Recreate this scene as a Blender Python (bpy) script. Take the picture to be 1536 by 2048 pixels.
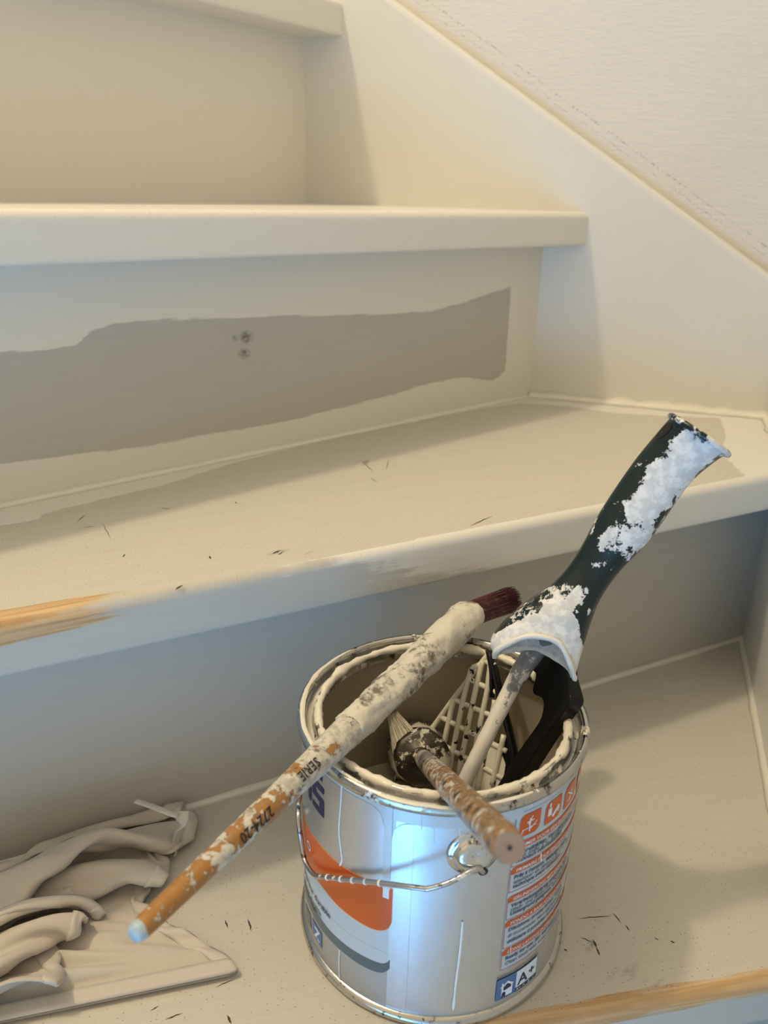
import bpy, bmesh, math, random
import numpy as np
from mathutils import Vector, Matrix, noise
random.seed(7)
for o in list(bpy.data.objects): bpy.data.objects.remove(o)
SC = bpy.context.scene
COL = SC.collection
# ------------------------------------------------------------------ camera
FPX = 1620.5
FW = np.array([-0.27365846, 0.88892302, -0.367324]); RT = np.array([0.95263743, 0.30316482, 0.02393768])
UP = np.array([-0.13263847, 0.34337584, 0.92978496]); EYE = np.array([0.0, 0.0, 0.4041])
cd = bpy.data.cameras.new('camera'); cam = bpy.data.objects.new('camera', cd); COL.objects.link(cam)
cd.sensor_fit = 'VERTICAL'; cd.sensor_height = 36.0; cd.sensor_width = 27.0
cd.lens = 36.0 * FPX / 2048.0
cd.clip_start = 0.01
M = Matrix(((RT[0], UP[0], -FW[0], EYE[0]), (RT[1], UP[1], -FW[1], EYE[1]), (RT[2], UP[2], -FW[2], EYE[2]), (0, 0, 0, 1)))
cam.matrix_world = M
cd.dof.use_dof = True; cd.dof.focus_distance = 0.47; cd.dof.aperture_fstop = 10.0
SC.camera = cam
# ------------------------------------------------------------------ light
SC.view_settings.view_transform = 'Standard'; SC.view_settings.look = 'None'
SC.view_settings.gamma = 1.0; SC.view_settings.use_curve_mapping = False
SC.view_settings.exposure = 0.05
wd = bpy.data.worlds.new('world'); SC.world = wd; wd.use_nodes = True
wd.node_tree.nodes['Background'].inputs[0].default_value = (0.72, 0.80, 0.95, 1)
wd.node_tree.nodes['Background'].inputs[1].default_value = 0.0
ld = bpy.data.lights.new('stairwell_lamp', 'POINT'); ld.energy = 58; ld.color = (1.0, 0.83, 0.56); ld.shadow_soft_size = 0.055
lamp = bpy.data.objects.new('stairwell_lamp', ld); COL.objects.link(lamp); lamp.location = (-1.00, -0.02, 2.1)
WX0, WX1, WZ0, WZ1, WY = -0.95, 0.08, -1.95, 0.1, -1.6        # the window opening downstairs
wl = bpy.data.lights.new('window_daylight', 'AREA'); wl.shape = 'RECTANGLE'; wl.size = WX1 - WX0 - .06; wl.size_y = WZ1 - WZ0 - .06
wl.energy = 41; wl.color = (0.20, 0.54, 1.0)
wlo = bpy.data.objects.new('window_daylight', wl); COL.objects.link(wlo)
wlo.location = ((WX0 + WX1) / 2, WY - .05, (WZ0 + WZ1) / 2); wlo.rotation_euler = (math.radians(90), 0, 0)

# ------------------------------------------------------------------ helpers
def ray(q):
    v = FW * FPX + RT * (q[0] - 768) + UP * (1024 - q[1]); return v / np.linalg.norm(v)
def atz(q, z):
    v = ray(q); return EYE + v * ((z - EYE[2]) / v[2])
def aty(q, y):
    v = ray(q); return EYE + v * ((y - EYE[1]) / v[1])
def atd(q, t): return EYE + ray(q) * t
def smooth(e0, e1, x):
    t = min(1, max(0, (x - e0) / (e1 - e0))); return t * t * (3 - 2 * t)
def nz(x, y, z=0.0): return noise.noise(Vector((x, y, z)))
def fbm(x, y, z=0.0, o=4): return noise.fractal(Vector((x, y, z)), 1.0, 2.0, o)
def sdf(poly, x, y):
    """signed distance to a closed polygon, positive inside"""
    d = 1e9; ins = False; n = len(poly)
    for i in range(n):
        ax, ay = poly[i]; bx, by = poly[(i + 1) % n]
        ex, ey = bx - ax, by - ay; wx, wy = x - ax, y - ay
        t = max(0, min(1, (wx * ex + wy * ey) / (ex * ex + ey * ey + 1e-12)))
        dx, dy = wx - ex * t, wy - ey * t; d = min(d, dx * dx + dy * dy)
        if (ay > y) != (by > y) and x < (bx - ax) * (y - ay) / (by - ay) + ax: ins = not ins
    return math.sqrt(d) * (1 if ins else -1)
def mesh(name, verts, faces, mat=None, parent=None, sm=True, attrs=None):
    me = bpy.data.meshes.new(name); me.from_pydata([tuple(map(float, v)) for v in verts], [], faces); me.update()
    if attrs:
        for k, vals in attrs.items():
            if isinstance(vals[0], (tuple, list)):
                a = me.attributes.new(k, 'FLOAT_VECTOR', 'POINT'); a.data.foreach_set('vector', [float(c) for v in vals for c in v])
            else:
                a = me.attributes.new(k, 'FLOAT', 'POINT'); a.data.foreach_set('value', [float(v) for v in vals])
    if sm: me.polygons.foreach_set('use_smooth', [True] * len(me.polygons))
    o = bpy.data.objects.new(name, me); COL.objects.link(o)
    if mat: me.materials.append(mat)
    if parent: o.parent = parent
    return o
def fixn(o):
    bm = bmesh.new(); bm.from_mesh(o.data); bmesh.ops.recalc_face_normals(bm, faces=bm.faces[:]); bm.to_mesh(o.data); bm.free(); return o
def grid_faces(n, m, cu=False, cv=False, off=0):
    f = []
    for i in range(n if cu else n - 1):
        for j in range(m if cv else m - 1):
            a = i * m + j; b = i * m + (j + 1) % m; c = ((i + 1) % n) * m + (j + 1) % m; d = ((i + 1) % n) * m + j
            f.append((a + off, b + off, c + off, d + off))
    return f
def box(name, lo, hi, mat, parent=None, bev=0.0, attrs=None):
    bm = bmesh.new(); bmesh.ops.create_cube(bm, size=1)
    for v in bm.verts: v.co = Vector([lo[k] + (hi[k] - lo[k]) * (v.co[k] + .5) for k in range(3)])
    if bev: bmesh.ops.bevel(bm, geom=bm.edges[:], offset=bev, segments=2, profile=.5, affect='EDGES')
    me = bpy.data.meshes.new(name); bm.to_mesh(me); bm.free()
    o = bpy.data.objects.new(name, me); COL.objects.link(o); me.materials.append(mat)
    if parent: o.parent = parent
    return o
def prism(name, poly, z0, z1, mat, parent=None, axis='z', bev=0.0):
    """extrude a polygon; axis says which coordinate the two heights are"""
    def P(a, b, c):
        return {'z': (a, b, c), 'y': (a, c, b), 'x': (c, a, b)}[axis]
    n = len(poly); v = [P(a, b, z0) for a, b in poly] + [P(a, b, z1) for a, b in poly]
    f = [tuple(range(n)), tuple(range(2 * n - 1, n - 1, -1))] + [(i, i + n, (i + 1) % n + n, (i + 1) % n) for i in range(n)]
    o = fixn(mesh(name, v, f, mat, parent, sm=False))
    if bev:
        bm = bmesh.new(); bm.from_mesh(o.data); bmesh.ops.bevel(bm, geom=bm.edges[:], offset=bev, segments=3, profile=.5, affect='EDGES'); bm.to_mesh(o.data); bm.free()
        o.data.polygons.foreach_set('use_smooth', [False] * len(o.data.polygons))
    return o
def frame(path):
    """parallel-transport frames along a path"""
    P = [Vector(p) for p in path]; n = len(P); T = []
    for i in range(n): T.append((P[min(i + 1, n - 1)] - P[max(i - 1, 0)]).normalized())
    a = Vector((0, 0, 1)) if abs(T[0].z) < .9 else Vector((1, 0, 0))
    N = [(a - T[0] * a.dot(T[0])).normalized()]
    for i in range(1, n):
        v = N[-1] - T[i] * N[-1].dot(T[i]); N.append(v.normalized())
    return P, T, N
def tube(name, path, rad, mat, parent=None, sides=16, caps=True, disp=None, flat=None, attrf=None, up=None):
    P, T, N = frame(path); n = len(P); v = []; at = []
    L = [0]
    for i in range(1, n): L.append(L[-1] + (P[i] - P[i - 1]).length)
    for i in range(n):
        r = rad(L[i] / L[-1]) if callable(rad) else rad
        Nn = N[i]
        if up is not None:
            u_ = Vector(up); Nn = (u_ - T[i] * u_.dot(T[i])).normalized()
        B = T[i].cross(Nn)
        for j in range(sides):
            a = 2 * math.pi * j / sides; ra, rb = (r if not isinstance(r, tuple) else r[0]), (r if not isinstance(r, tuple) else r[1])
            d = disp(L[i], a) if disp else 0
            v.append(P[i] + Nn * math.cos(a) * (ra + d) + B * math.sin(a) * (rb + d)); at.append((L[i], a, L[i] / L[-1]))
    f = grid_faces(n, sides, cv=True)
    if caps: f += [tuple(range(sides - 1, -1, -1)), tuple((n - 1) * sides + j for j in range(sides))]
    A = {'loc': [(a[0] * math.cos(a[1] * 0) , a[1], a[2]) for a in at]}
    if attrf:
        for k, fn in attrf.items(): A[k] = [fn(*a) for a in at]
    return fixn(mesh(name, v, f, mat, parent, attrs=A))
def catmull(pts, k):
    pts = [np.array(p, float) for p in pts]; out = []
    P = [2 * pts[0] - pts[1]] + pts + [2 * pts[-1] - pts[-2]]
    for i in range(1, len(P) - 2):
        for j in range(k):
            t = j / k
            out.append(.5 * ((2 * P[i]) + (-P[i - 1] + P[i + 1]) * t + (2 * P[i - 1] - 5 * P[i] + 4 * P[i + 1] - P[i + 2]) * t * t + (-P[i - 1] + 3 * P[i] - 3 * P[i + 1] + P[i + 2]) * t ** 3))
    out.append(P[-2]); return out
def lerp_path(a, b, n): return [np.array(a) + (np.array(b) - np.array(a)) * i / n for i in range(n + 1)]
def empty(name, loc, label=None, cat=None):
    o = bpy.data.objects.new(name, None); COL.objects.link(o); o.empty_display_size = .02
    if label: o['label'] = label; o['category'] = cat
    return o
def struct(o): o['kind'] = 'structure'; return o

# ------------------------------------------------------------------ materials
class N:
    def __init__(s, name):
        s.m = bpy.data.materials.new(name); s.m.use_nodes = True; s.t = s.m.node_tree
        s.b = s.t.nodes['Principled BSDF']
    def n(s, typ, **kw):
        x = s.t.nodes.new(typ)
        for k, v in kw.items():
            if k.startswith('i_'):
                key = k[2:]; key = int(key) if key.isdigit() else key
                x.inputs[key].default_value = v
            else: setattr(x, k, v)
        return x
    def l(s, a, b): s.t.links.new(a, b)
    def attr(s, name): return s.n('ShaderNodeAttribute', attribute_name=name)
    def coord(s): return s.n('ShaderNodeTexCoord').outputs['Object']
    def noise(s, vec, scale, detail=4, rough=.6, sc=None):
        if sc:
            mp = s.n('ShaderNodeMapping'); mp.inputs['Scale'].default_value = sc; s.l(vec, mp.inputs['Vector']); vec = mp.outputs[0]
        t = s.n('ShaderNodeTexNoise'); t.inputs['Scale'].default_value = scale; t.inputs['Detail'].default_value = detail; t.inputs['Roughness'].default_value = rough
        s.l(vec, t.inputs['Vector']); return t.outputs['Fac']
    def math(s, op, a, b=0.0, c=None, clamp=False):
        x = s.n('ShaderNodeMath', operation=op, use_clamp=clamp)
        for i, y in enumerate((a, b, c)):
            if y is None: continue
            if isinstance(y, (int, float)): x.inputs[i].default_value = y
            else: s.l(y, x.inputs[i])
        return x.outputs[0]
    def ss(s, v, e0, e1):
        x = s.n('ShaderNodeMapRange', interpolation_type='SMOOTHSTEP'); s.l(v, x.inputs[0]); x.inputs[1].default_value = e0; x.inputs[2].default_value = e1; return x.outputs[0]
    def mix(s, f, a, b):
        x = s.n('ShaderNodeMix', data_type='RGBA')
        for i, y in ((0, f), (6, a), (7, b)):
            if isinstance(y, (int, float)): x.inputs[i].default_value = y
            elif isinstance(y, tuple): x.inputs[i].default_value = (*y, 1) if len(y) == 3 else y
            else: s.l(y, x.inputs[i])
        return x.outputs[2]
    def base(s, c):
        if isinstance(c, tuple): s.b.inputs['Base Color'].default_value = (*c, 1)
        else: s.l(c, s.b.inputs['Base Color'])
    def set(s, **kw):
        for k, v in kw.items():
            inp = s.b.inputs[k.replace('_', ' ')]
            if isinstance(v, (int, float, tuple)): inp.default_value = v
            else: s.l(v, inp)
        return s
    def bump(s, h, strength=.3, dist=.001):
        x = s.n('ShaderNodeBump'); x.inputs['Strength'].default_value = strength; x.inputs['Distance'].default_value = dist
        s.l(h, x.inputs['Height']); s.l(x.outputs[0], s.b.inputs['Normal'])

FRESH = (0.77, 0.755, 0.70); OLD = (0.495, 0.49, 0.46)
def stair_material():
    k = N('stair_paint'); loc = k.attr('loc').outputs['Vector']
    streak = k.noise(loc, 1.0, 5, .65, sc=(14, 260, 260)); blot = k.noise(loc, 1.0, 3, .5, sc=(60, 60, 60)); fine = k.noise(loc, 1, 3, .6, sc=(700, 700, 700))
    fr = k.attr('fresh').outputs['Fac']                       # metres inside the fresh paint
    e = k.math('ADD', fr, k.math('MULTIPLY', k.math('SUBTRACT', streak, .5), .0060))
    e = k.math('ADD', e, k.math('MULTIPLY', k.math('SUBTRACT', blot, .5), .003))
    fm = k.ss(e, -.0006, .0010)
    oldc = k.mix(streak, (OLD[0] * .93, OLD[1] * .93, OLD[2] * .92), (OLD[0] * 1.06, OLD[1] * 1.06, OLD[2] * 1.05))
    topm = k.attr('dusty').outputs['Fac']                     # worn undercoat on the treads is paler
    oldc = k.mix(topm, oldc, k.mix(streak, (.535, .512, .447), (.63, .605, .535)))
    c = k.mix(fm, oldc, FRESH)
    # bare wood
    w = k.math('ADD', k.attr('wood').outputs['Fac'], k.math('MULTIPLY', k.math('SUBTRACT', streak, .5), .012))
    wm = k.ss(w, -.001, .0012)
    grain = k.noise(loc, 1, 5, .6, sc=(7, 420, 420))
    wc = k.mix(k.ss(grain, .35, .68), (.48, .29, .13), (.68, .48, .27))
    wc = k.mix(k.ss(grain, .70, .78), wc, (.16, .09, .05))
    c = k.mix(wm, c, wc)
    # specks, scratches and knots
    vor = k.n('ShaderNodeTexVoronoi', feature='F1', voronoi_dimensions='2D'); mp = k.n('ShaderNodeMapping'); mp.inputs['Scale'].default_value = (70, 110, 110)
    k.l(loc, mp.inputs[0]); k.l(mp.outputs[0], vor.inputs['Vector'])
    sel = k.n('ShaderNodeSeparateColor'); k.l(vor.outputs['Color'], sel.inputs[0])
    rad = k.math('MULTIPLY', k.ss(sel.outputs[0], .80, 1.0), .14)
    sp = k.math('LESS_THAN', vor.outputs['Distance'], rad)
    sp = k.math('MULTIPLY', sp, k.attr('speck').outputs['Fac'])
    c = k.mix(k.math('MULTIPLY', sp, .8), c, (.10, .075, .05))
    kn = k.math('MULTIPLY', k.attr('knot').outputs['Fac'], k.ss(k.noise(loc, 1, 4, .7, sc=(260, 420, 420)), .30, .62))
    c = k.mix(kn, c, (.085, .075, .055))
    k.base(c)
    k.set(Roughness=k.math('SUBTRACT', .50, k.math('MULTIPLY', fm, .16)))
    h = k.math('ADD', k.math('MULTIPLY', streak, .7), k.math('MULTIPLY', fine, .35))
    h = k.math('ADD', h, k.math('MULTIPLY', fm, .5))
    k.bump(h, .22, .0008)
    return k.m
STAIR = stair_material()
def plain(name, c, rough=.5, metal=0.0, bump=None, **kw):
    k = N(name); k.base(c); k.set(Roughness=rough, Metallic=metal, **kw)
    if bump: k.bump(k.noise(k.coord(), bump[0], 4), bump[1], bump[2])
    return k.m
def stringer_material():
    k = N('stringer_gloss_paint'); co = k.coord()
    peel = k.noise(co, 330, 3, .5); big = k.noise(co, 14, 3, .5)
    k.base(k.mix(big, (.715, .70, .645), (.76, .745, .69)))
    # a patch of still wet, stippled paint low on the far board
    wet = k.n('ShaderNodeVectorMath', operation='DISTANCE'); k.l(co, wet.inputs[0]); c_ = aty((1385, 660), 0.901); wet.inputs[1].default_value = tuple(float(x) for x in c_)
    wm = k.ss(k.math('ADD', wet.outputs['Value'], k.math('MULTIPLY', k.math('SUBTRACT', k.noise(co, 60, 3), .5), .05)), .068, .040)
    k.set(Roughness=k.math('SUBTRACT', .27, k.math('MULTIPLY', wm, .17)), IOR=1.5)
    k.bump(k.math('ADD', peel, k.math('MULTIPLY', k.math('MULTIPLY', k.noise(co, 420, 2, .5), wm), 2.2)), .16, .0011); return k.m
STRINGER = stringer_material()
def wallpaper_material():
    k = N('wall_vinyl_paper'); co = k.coord()
    a = k.noise(co, 1, 4, .6, sc=(60, 60, 330)); b = k.noise(co, 420, 3, .6); c0 = k.noise(co, 9, 3, .5)
    col = k.mix(c0, (.70, .665, .60), (.76, .725, .66))
    # scuffed hairline crack that runs along above the stringer
    sx = k.n('ShaderNodeSeparateXYZ'); k.l(co, sx.inputs[0])
    d = k.math('ADD', sx.outputs[2], k.math('MULTIPLY', sx.outputs[0], WSL))
    d = k.math('ADD', d, k.math('MULTIPLY', k.math('SUBTRACT', k.noise(co, 40, 4), .5), .006))
    dash = k.ss(k.noise(co, 1, 3, .7, sc=(420, 60, 300)), .50, .60)
    m1 = k.math('MULTIPLY', k.math('LESS_THAN', k.math('ABSOLUTE', k.math('SUBTRACT', d, WC1)), .0008), dash)
    m2 = k.math('MULTIPLY', k.math('LESS_THAN', k.math('ABSOLUTE', k.math('SUBTRACT', d, WC2)), .0006), dash)
    col = k.mix(k.math('MULTIPLY', k.math('MAXIMUM', m1, k.math('MULTIPLY', m2, .8)), .55), col, (.20, .17, .14))
    k.base(col); k.set(Roughness=.62)
    k.bump(k.math('ADD', k.math('MULTIPLY', a, .9), k.math('MULTIPLY', b, .45)), .55, .0014); return k.m

# ------------------------------------------------------------------ the setting
S = 0.195; TH = 0.0325; W1 = 0.901; W2 = 0.135          # rise, tread thickness, the two stringer faces
STH = 0.022
WSL = 0.6245
ptop = lambda u: 0.5831 - WSL * (u + 0.2797)             # stringer top edge along the far wall
_a = aty((1000, 105), W1 + STH); _b = aty((1000, 125), W1 + STH)
WC1 = float(_a[2] + WSL * _a[0]); WC2 = float(_b[2] + WSL * _b[0])
WALL = wallpaper_material()
WALLP = plain('wall_plaster', (.70, .66, .59), .7, bump=(60, .2, .002))
WALLB = plain('wall_plaster_pale', (.70, .68, .64), .7, bump=(60, .2, .002))
struct(box('wall_back', (-2.4, W1 + STH, -2.0), (W2 + STH + .1, W1 + STH + .1, 2.4), WALL))
struct(box('wall_right', (W2 + STH, -1.6, -2.0), (W2 + STH + .1, W1 + STH, 2.4), WALLP))
struct(box('wall_left', (-2.5, -1.6, -2.0), (-2.4, W1 + STH + .1, 2.4), WALLP))
struct(box('ceiling', (-2.5, -1.7, 2.4), (W2 + STH + .1, W1 + STH + .1, 2.5), WALLB))
struct(box('floor', (-2.5, -1.7, -2.1), (W2 + STH + .1, W1 + STH + .1, -2.0), plain('floor_boards', (.30, .22, .15), .5, bump=(30, .1, .001))))
def wall_front():
    y0, y1 = WY - .1, WY; X0, X1, Z0, Z1 = -2.5, W2 + STH + .1, -2.0, 2.4
    v = []; f = []
    for (a, b, c, d) in ((X0, WX0, Z0, Z1), (WX1, X1, Z0, Z1), (WX0, WX1, Z0, WZ0), (WX0, WX1, WZ1, Z1)):
        n = len(v)
        v += [(a, y0, c), (b, y0, c), (b, y1, c), (a, y1, c), (a, y0, d), (b, y0, d), (b, y1, d), (a, y1, d)]
        f += [tuple(n + i for i in q) for q in ((0, 1, 2, 3), (7, 6, 5, 4), (0, 4, 5, 1), (1, 5, 6, 2), (2, 6, 7, 3), (3, 7, 4, 0))]
    return struct(fixn(mesh('wall_front', v, f, WALLP, sm=False)))
wall_front()
win = struct(empty('window_1', (0, 0, 0)))
FRM = plain('window_frame_paint', (.8, .8, .78), .4)
for i, (lo, hi) in enumerate((((WX0, WY - .09, WZ0), (WX0 + .04, WY - .03, WZ1)), ((WX1 - .04, WY - .09, WZ0), (WX1, WY - .03, WZ1)),
                  ((WX0, WY - .09, WZ0), (WX1, WY - .03, WZ0 + .04)), ((WX0, WY - .09, WZ1 - .04), (WX1, WY - .03, WZ1)))):
    box('window_frame', lo, hi, FRM, win)
PANE = plain('window_glass', (1, 1, 1), .02, Transmission_Weight=1.0)
box('pane', (WX0 + .04, WY - .088, WZ0 + .04), (WX1 - .04, WY - .084, WZ1 - .04), PANE, win)

# ------------------------------------------------------------------ the staircase
stair = empty('staircase', (0, 0, 0), 'winding wooden staircase being painted off white, curving up to the left', 'staircase')
NEWEL = np.array([-0.66, -0.06])
def ln(px, py, qx, qy):
    p = np.array([px, py]); q = np.array([qx, qy]); d = (q - p) / np.hypot(*(q - p)); return p, d
_p, _q = atz((1100, 2045), 0)[:2], atz((1536, 1966), 0)[:2]
_d = (_p - _q) / np.hypot(*(_p - _q)); _w = _q + _d * ((W2 - _q[0]) / _d[0])
L_noseA = (_w, _d)
nA = np.array([-_d[1], _d[0]]); nA = nA if nA @ np.array([0, 1]) > 0 else -nA
L_ris0 = (_w + np.array([0, .055]), _d)
L_risA = ln(W2, .7809, -.30, .3506); L_noseB = ln(W2, .7182, -.35, .2314)
L_risB = ln(-.1102, W1, -.40, .4299); L_noseC = ln(-.0671, W1, -.4521, .2603)
L_risC = ln(-.3782, W1, -.3782 - .0282 * 3, W1 - .0788 * 3); L_noseD = ln(-.3351, W1, -.3351 - .0282 * 3, W1 - .0788 * 3)
L_risD = ln(-.66, W1, -.70, W1 - .3)
L_noseE0 = ln(W2, .06, -.3, -.03)
def on(L, t): return L[0] + L[1] * t
def tread(label, nose, back, z, tn, tb, fresh, wood, knot, speck=1.0, dusty=1.0, ns=150):
    """board with a rounded nose; nose and back are plan lines starting at the wall, tn / tb how long each is"""
    r = .007; prof = []                                     # (distance in from the nose, height below the top)
    m = 40
    for j in range(m, -1, -1): prof.append(('t', j / m))
    v = []; A = {k: [] for k in ('loc', 'fresh', 'wood', 'knot', 'speck', 'dusty')}
    nn = np.array([-nose[1][1], nose[1][0]]);
    if nn @ ((back(.5) if callable(back) else on(back, tb / 2)) - on(nose, tn / 2)) > 0: nn = -nn       # points out of the nose
    cols = None
    for i in range(ns + 1):
        s = i / ns; F = on(nose, tn * s); B = back(s) if callable(back) else on(back, tb * s)
        row = []
        for j in range(m + 1):
            q = (j / m); q = 1 - (1 - q) ** 1.5
            p = B + (F - nn * r - B) * q; row.append((p[0], p[1], z, 't', 0))
        for k in range(1, 6):
            a = k / 5 * math.pi / 2; p = F - nn * r + nn * r * math.sin(a); row.append((p[0], p[1], z - r + r * math.cos(a), 'n', 0))
        for k in range(1, 9):
            row.append((F[0], F[1], z - r - (TH - r - .003) * k / 8, 'n', 0))
        for k in range(1, 4):
            a = k / 3 * math.pi / 2; p = F - nn * .003 + nn * .003 * math.cos(a); row.append((p[0], p[1], z - TH + .003 - .003 * math.sin(a), 'n', 0))
        row.append((B[0], B[1], z - TH, 'u', 0))
        cols = len(row)
        for (X, Y, Z, kd, _) in row:
            dn = float((np.array([X, Y]) - nose[0]) @ nose[1]); dp = float((nose[0] - np.array([X, Y])) @ nn)
            v.append((X, Y, Z))
            A['loc'].append((dn, dp + (z - Z), z * 3.1))
            A['fresh'].append(fresh(X, Y, Z, dn, dp, kd)); A['wood'].append(wood(X, Y, Z, dn, dp, kd)); A['knot'].append(knot(X, Y, Z))
            A['speck'].append(speck if kd == 't' else .25); A['dusty'].append(dusty if kd == 't' else .45)
    f = grid_faces(ns + 1, cols)
    f += [tuple(range(cols)), tuple(ns * cols + j for j in range(cols - 1, -1, -1))]
    for i in range(ns): f.append((i * cols, (i + 1) * cols, (i + 1) * cols + cols - 1, i * cols + cols - 1))
    o = fixn(mesh('tread', v, f, STAIR, stair, attrs=A)); o['label'] = label
    es = o.modifiers.new('edge', 'EDGE_SPLIT'); es.split_angle = math.radians(50)
    return o
def riser(label, L, z0, z1, ln_, fresh, knot, dusty=0.0, nx=150, nzv=40):
    nn = np.array([-L[1][1], L[1][0]]); nn = nn if nn @ np.array([.7, -.7]) > 0 else -nn
    v = []; A = {k: [] for k in ('loc', 'fresh', 'wood', 'knot', 'speck', 'dusty')}
    for i in range(nx + 1):
        t = ln_ * i / nx; p = on(L, t)
        for j in range(nzv + 1):
            z = z0 + (z1 - z0) * j / nzv
            v.append((p[0], p[1], z)); A['loc'].append((t, z, 5.3)); A['fresh'].append(fresh(t, z)); A['wood'].append(-1); A['knot'].append(knot(t, z)); A['speck'].append(.12); A['dusty'].append(dusty)
    f = grid_faces(nx + 1, nzv + 1); n = len(v); c = nzv + 1
    for t in (0, ln_):
        for z in (z0, z1):
            p = on(L, t) - nn * .016; v.append((p[0], p[1], z)); A['loc'].append((t, z, 0)); A['fresh'].append(.1); A['wood'].append(-1); A['knot'].append(0); A['speck'].append(0); A['dusty'].append(0)
    a, b, c_, d = 0, nzv, nx * c, nx * c + nzv
    f += [(n, n + 1, n + 3, n + 2)]
    f += [tuple([n] + list(range(0, nzv + 1)) + [n + 1]), tuple([n + 2] + [nx * c + j for j in range(nzv + 1)] + [n + 3])]
    f += [tuple([n] + [i * c for i in range(nx + 1)] + [n + 2]), tuple([n + 1] + [i * c + nzv for i in range(nx + 1)] + [n + 3])]
    o = fixn(mesh('riser', v, f, STAIR, stair, attrs=A)); o['label'] = label
    es = o.modifiers.new('edge', 'EDGE_SPLIT'); es.split_angle = math.radians(50)
    return o
def on_riser(q, L):
    """pixel measured in the photo -> (distance along the riser, height)"""
    nn = np.array([-L[1][1], L[1][0]]); v = ray(q); t = ((L[0] - EYE[:2]) @ nn) / (v[:2] @ nn); P = EYE + v * t
    return float((P[:2] - L[0]) @ L[1]), float(P[2])
def spot(cx, cy, rx, ry=None, rot=0):
    ry = ry or rx; c, s = math.cos(rot), math.sin(rot)
    def f(x, y):
        dx, dy = x - cx, y - cy; a = (dx * c + dy * s) / rx; b = (-dx * s + dy * c) / ry
        return smooth(1.0, .35, math.sqrt(a * a + b * b)) if False else max(0, min(1, (1.0 - math.sqrt(a * a + b * b)) / .6))
    return f
one = lambda *a: .1
none = lambda *a: 0.0
neg = lambda *a: -1.0
# riser between the two lower treads, second riser with its unpainted patch, third riser
riser('lowest visible riser, blue grey in daylight behind the paint can', L_risA, 0, S - TH + .002, .78, lambda t, z: -.05, none, dusty=.45)
poly = [on_riser(q, L_risB) for q in [(0, 706), (90, 702), (150, 692), (180, 664), (230, 648), (330, 640), (560, 632), (700, 630), (860, 624), (930, 606), (1022, 572), (1010, 742), (985, 762), (925, 754), (860, 766), (700, 812), (520, 852), (260, 896), (0, 926)]]
far = 1.0; poly = poly + [(far, poly[-1][1]), (far, poly[0][1])]
k1 = spot(*on_riser((492, 674), L_risB), .0065); k2 = spot(*on_riser((489, 706), L_risB), .006, .005); k3 = spot(*on_riser((470, 676), L_risB), .003)
riser('middle riser with a darker unpainted patch and two knots', L_risB, S, 2 * S - TH + .002, .80, lambda t, z: -sdf(poly, t, z) if t < .8 else -.02, lambda t, z: max(k1(t, z), k2(t, z), k3(t, z)), dusty=.0, nx=220, nzv=60)
riser('upper riser in plain cream paint', L_risC, 2 * S, 3 * S - TH + .002, .85, one, none)
riser('highest riser above the frame', L_risD, 3 * S, 4 * S - TH, .85, one, none)
riser('riser under the lowest tread', L_ris0, -S, -TH + .002, .78, one, none)
# treads
bandB = [atz(q, S)[:2] for q in [(0, 1052), (78, 1039), (90, 1026), (208, 998), (333, 969), (469, 925), (729, 862), (860, 836), (960, 818), (1040, 806), (1130, 812), (1230, 826), (1330, 832), (1440, 836), (1452, 872), (1440, 905), (1500, 960), (1536, 990)]]
bandB = [(float(a), float(b)) for a, b in bandB]
_e = bandB[0]; _f = (bandB[0][0] + L_risB[1][0] * .35, bandB[0][1] + L_risB[1][1] * .35)
bandB = [_f] + bandB + [(.3, .7), (.3, 1.0), (-.2, 1.0)] + [(float(on(L_risB, 1.0)[0]) - .15, float(on(L_risB, 1.0)[1]) + .10)]
def freshB(X, Y, Z, dn, dp, kd):
    if kd == 't': return max(sdf(bandB, X, Y), .004 - dp if dn < .36 else -1)
    return (.43 - dn + .10 * (Z - S) / TH) * .035 if kd == 'n' else .1
wB0 = float((atz((395, 1182), S)[:2] - L_noseB[0]) @ L_noseB[1])
def woodB(X, Y, Z, dn, dp, kd):
    if kd == 'u': return -1
    a = (.0078 - abs(dp + (S - Z) - .0080)) * smooth(wB0 - .01, wB0 + .09, dn)
    return a - .004 * smooth(wB0 + .02, wB0 - .02, dn) - .003
kb = [spot(*atz((556, 1105), S)[:2], .0055, .003, .8)]
for (qx, qy, rx, ry, ro) in ((160, 1035, .004, .0007, .4), (480, 1000, .003, .0008, 1.1), (330, 1010, .003, .0006, .2), (420, 1120, .002, .0008, .6), (610, 1108, .004, .0006, .9), (735, 925, .007, .0006, .5), (720, 935, .006, .0005, 1.9), (760, 915, .003, .0005, 2.2), (245, 1110, .002, .0006, .3), (860, 1020, .003, .0006, .4), (150, 1195, .0016, .0008, .1), (80, 1180, .003, .0006, .7), (650, 975, .002, .0006, .7), (1010, 1020, .004, .0005, .5)):
    kb.append(spot(*atz((qx, qy), S)[:2], rx, ry, ro))
def backB(s):
    c = .22
    return np.array([W2 + (L_risB[0][0] - W2) * s / c, W1]) if s < c else on(L_risB, .80 * (s - c) / (1 - c))
tB = tread('middle tread with a worn bare wood edge on its left', L_noseB, backB, S, .80, .80, freshB, woodB, lambda X, Y, Z: max(kk(X, Y) for kk in kb), ns=200)
tC = tread('third tread seen almost edge on, cream paint', L_noseC, ln(-.40, W1, -.66, .15), 2 * S, .84, .80, lambda X, Y, Z, dn, dp, kd: .1, neg, lambda *a: 0.0, speck=.05, dusty=0)
tD = tread('topmost tread in the corner of view', L_noseD, ln(-.70, W1, -.76, .15), 3 * S, .80, .80, lambda X, Y, Z, dn, dp, kd: .1, neg, lambda *a: 0.0, speck=.05, dusty=0)
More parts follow.
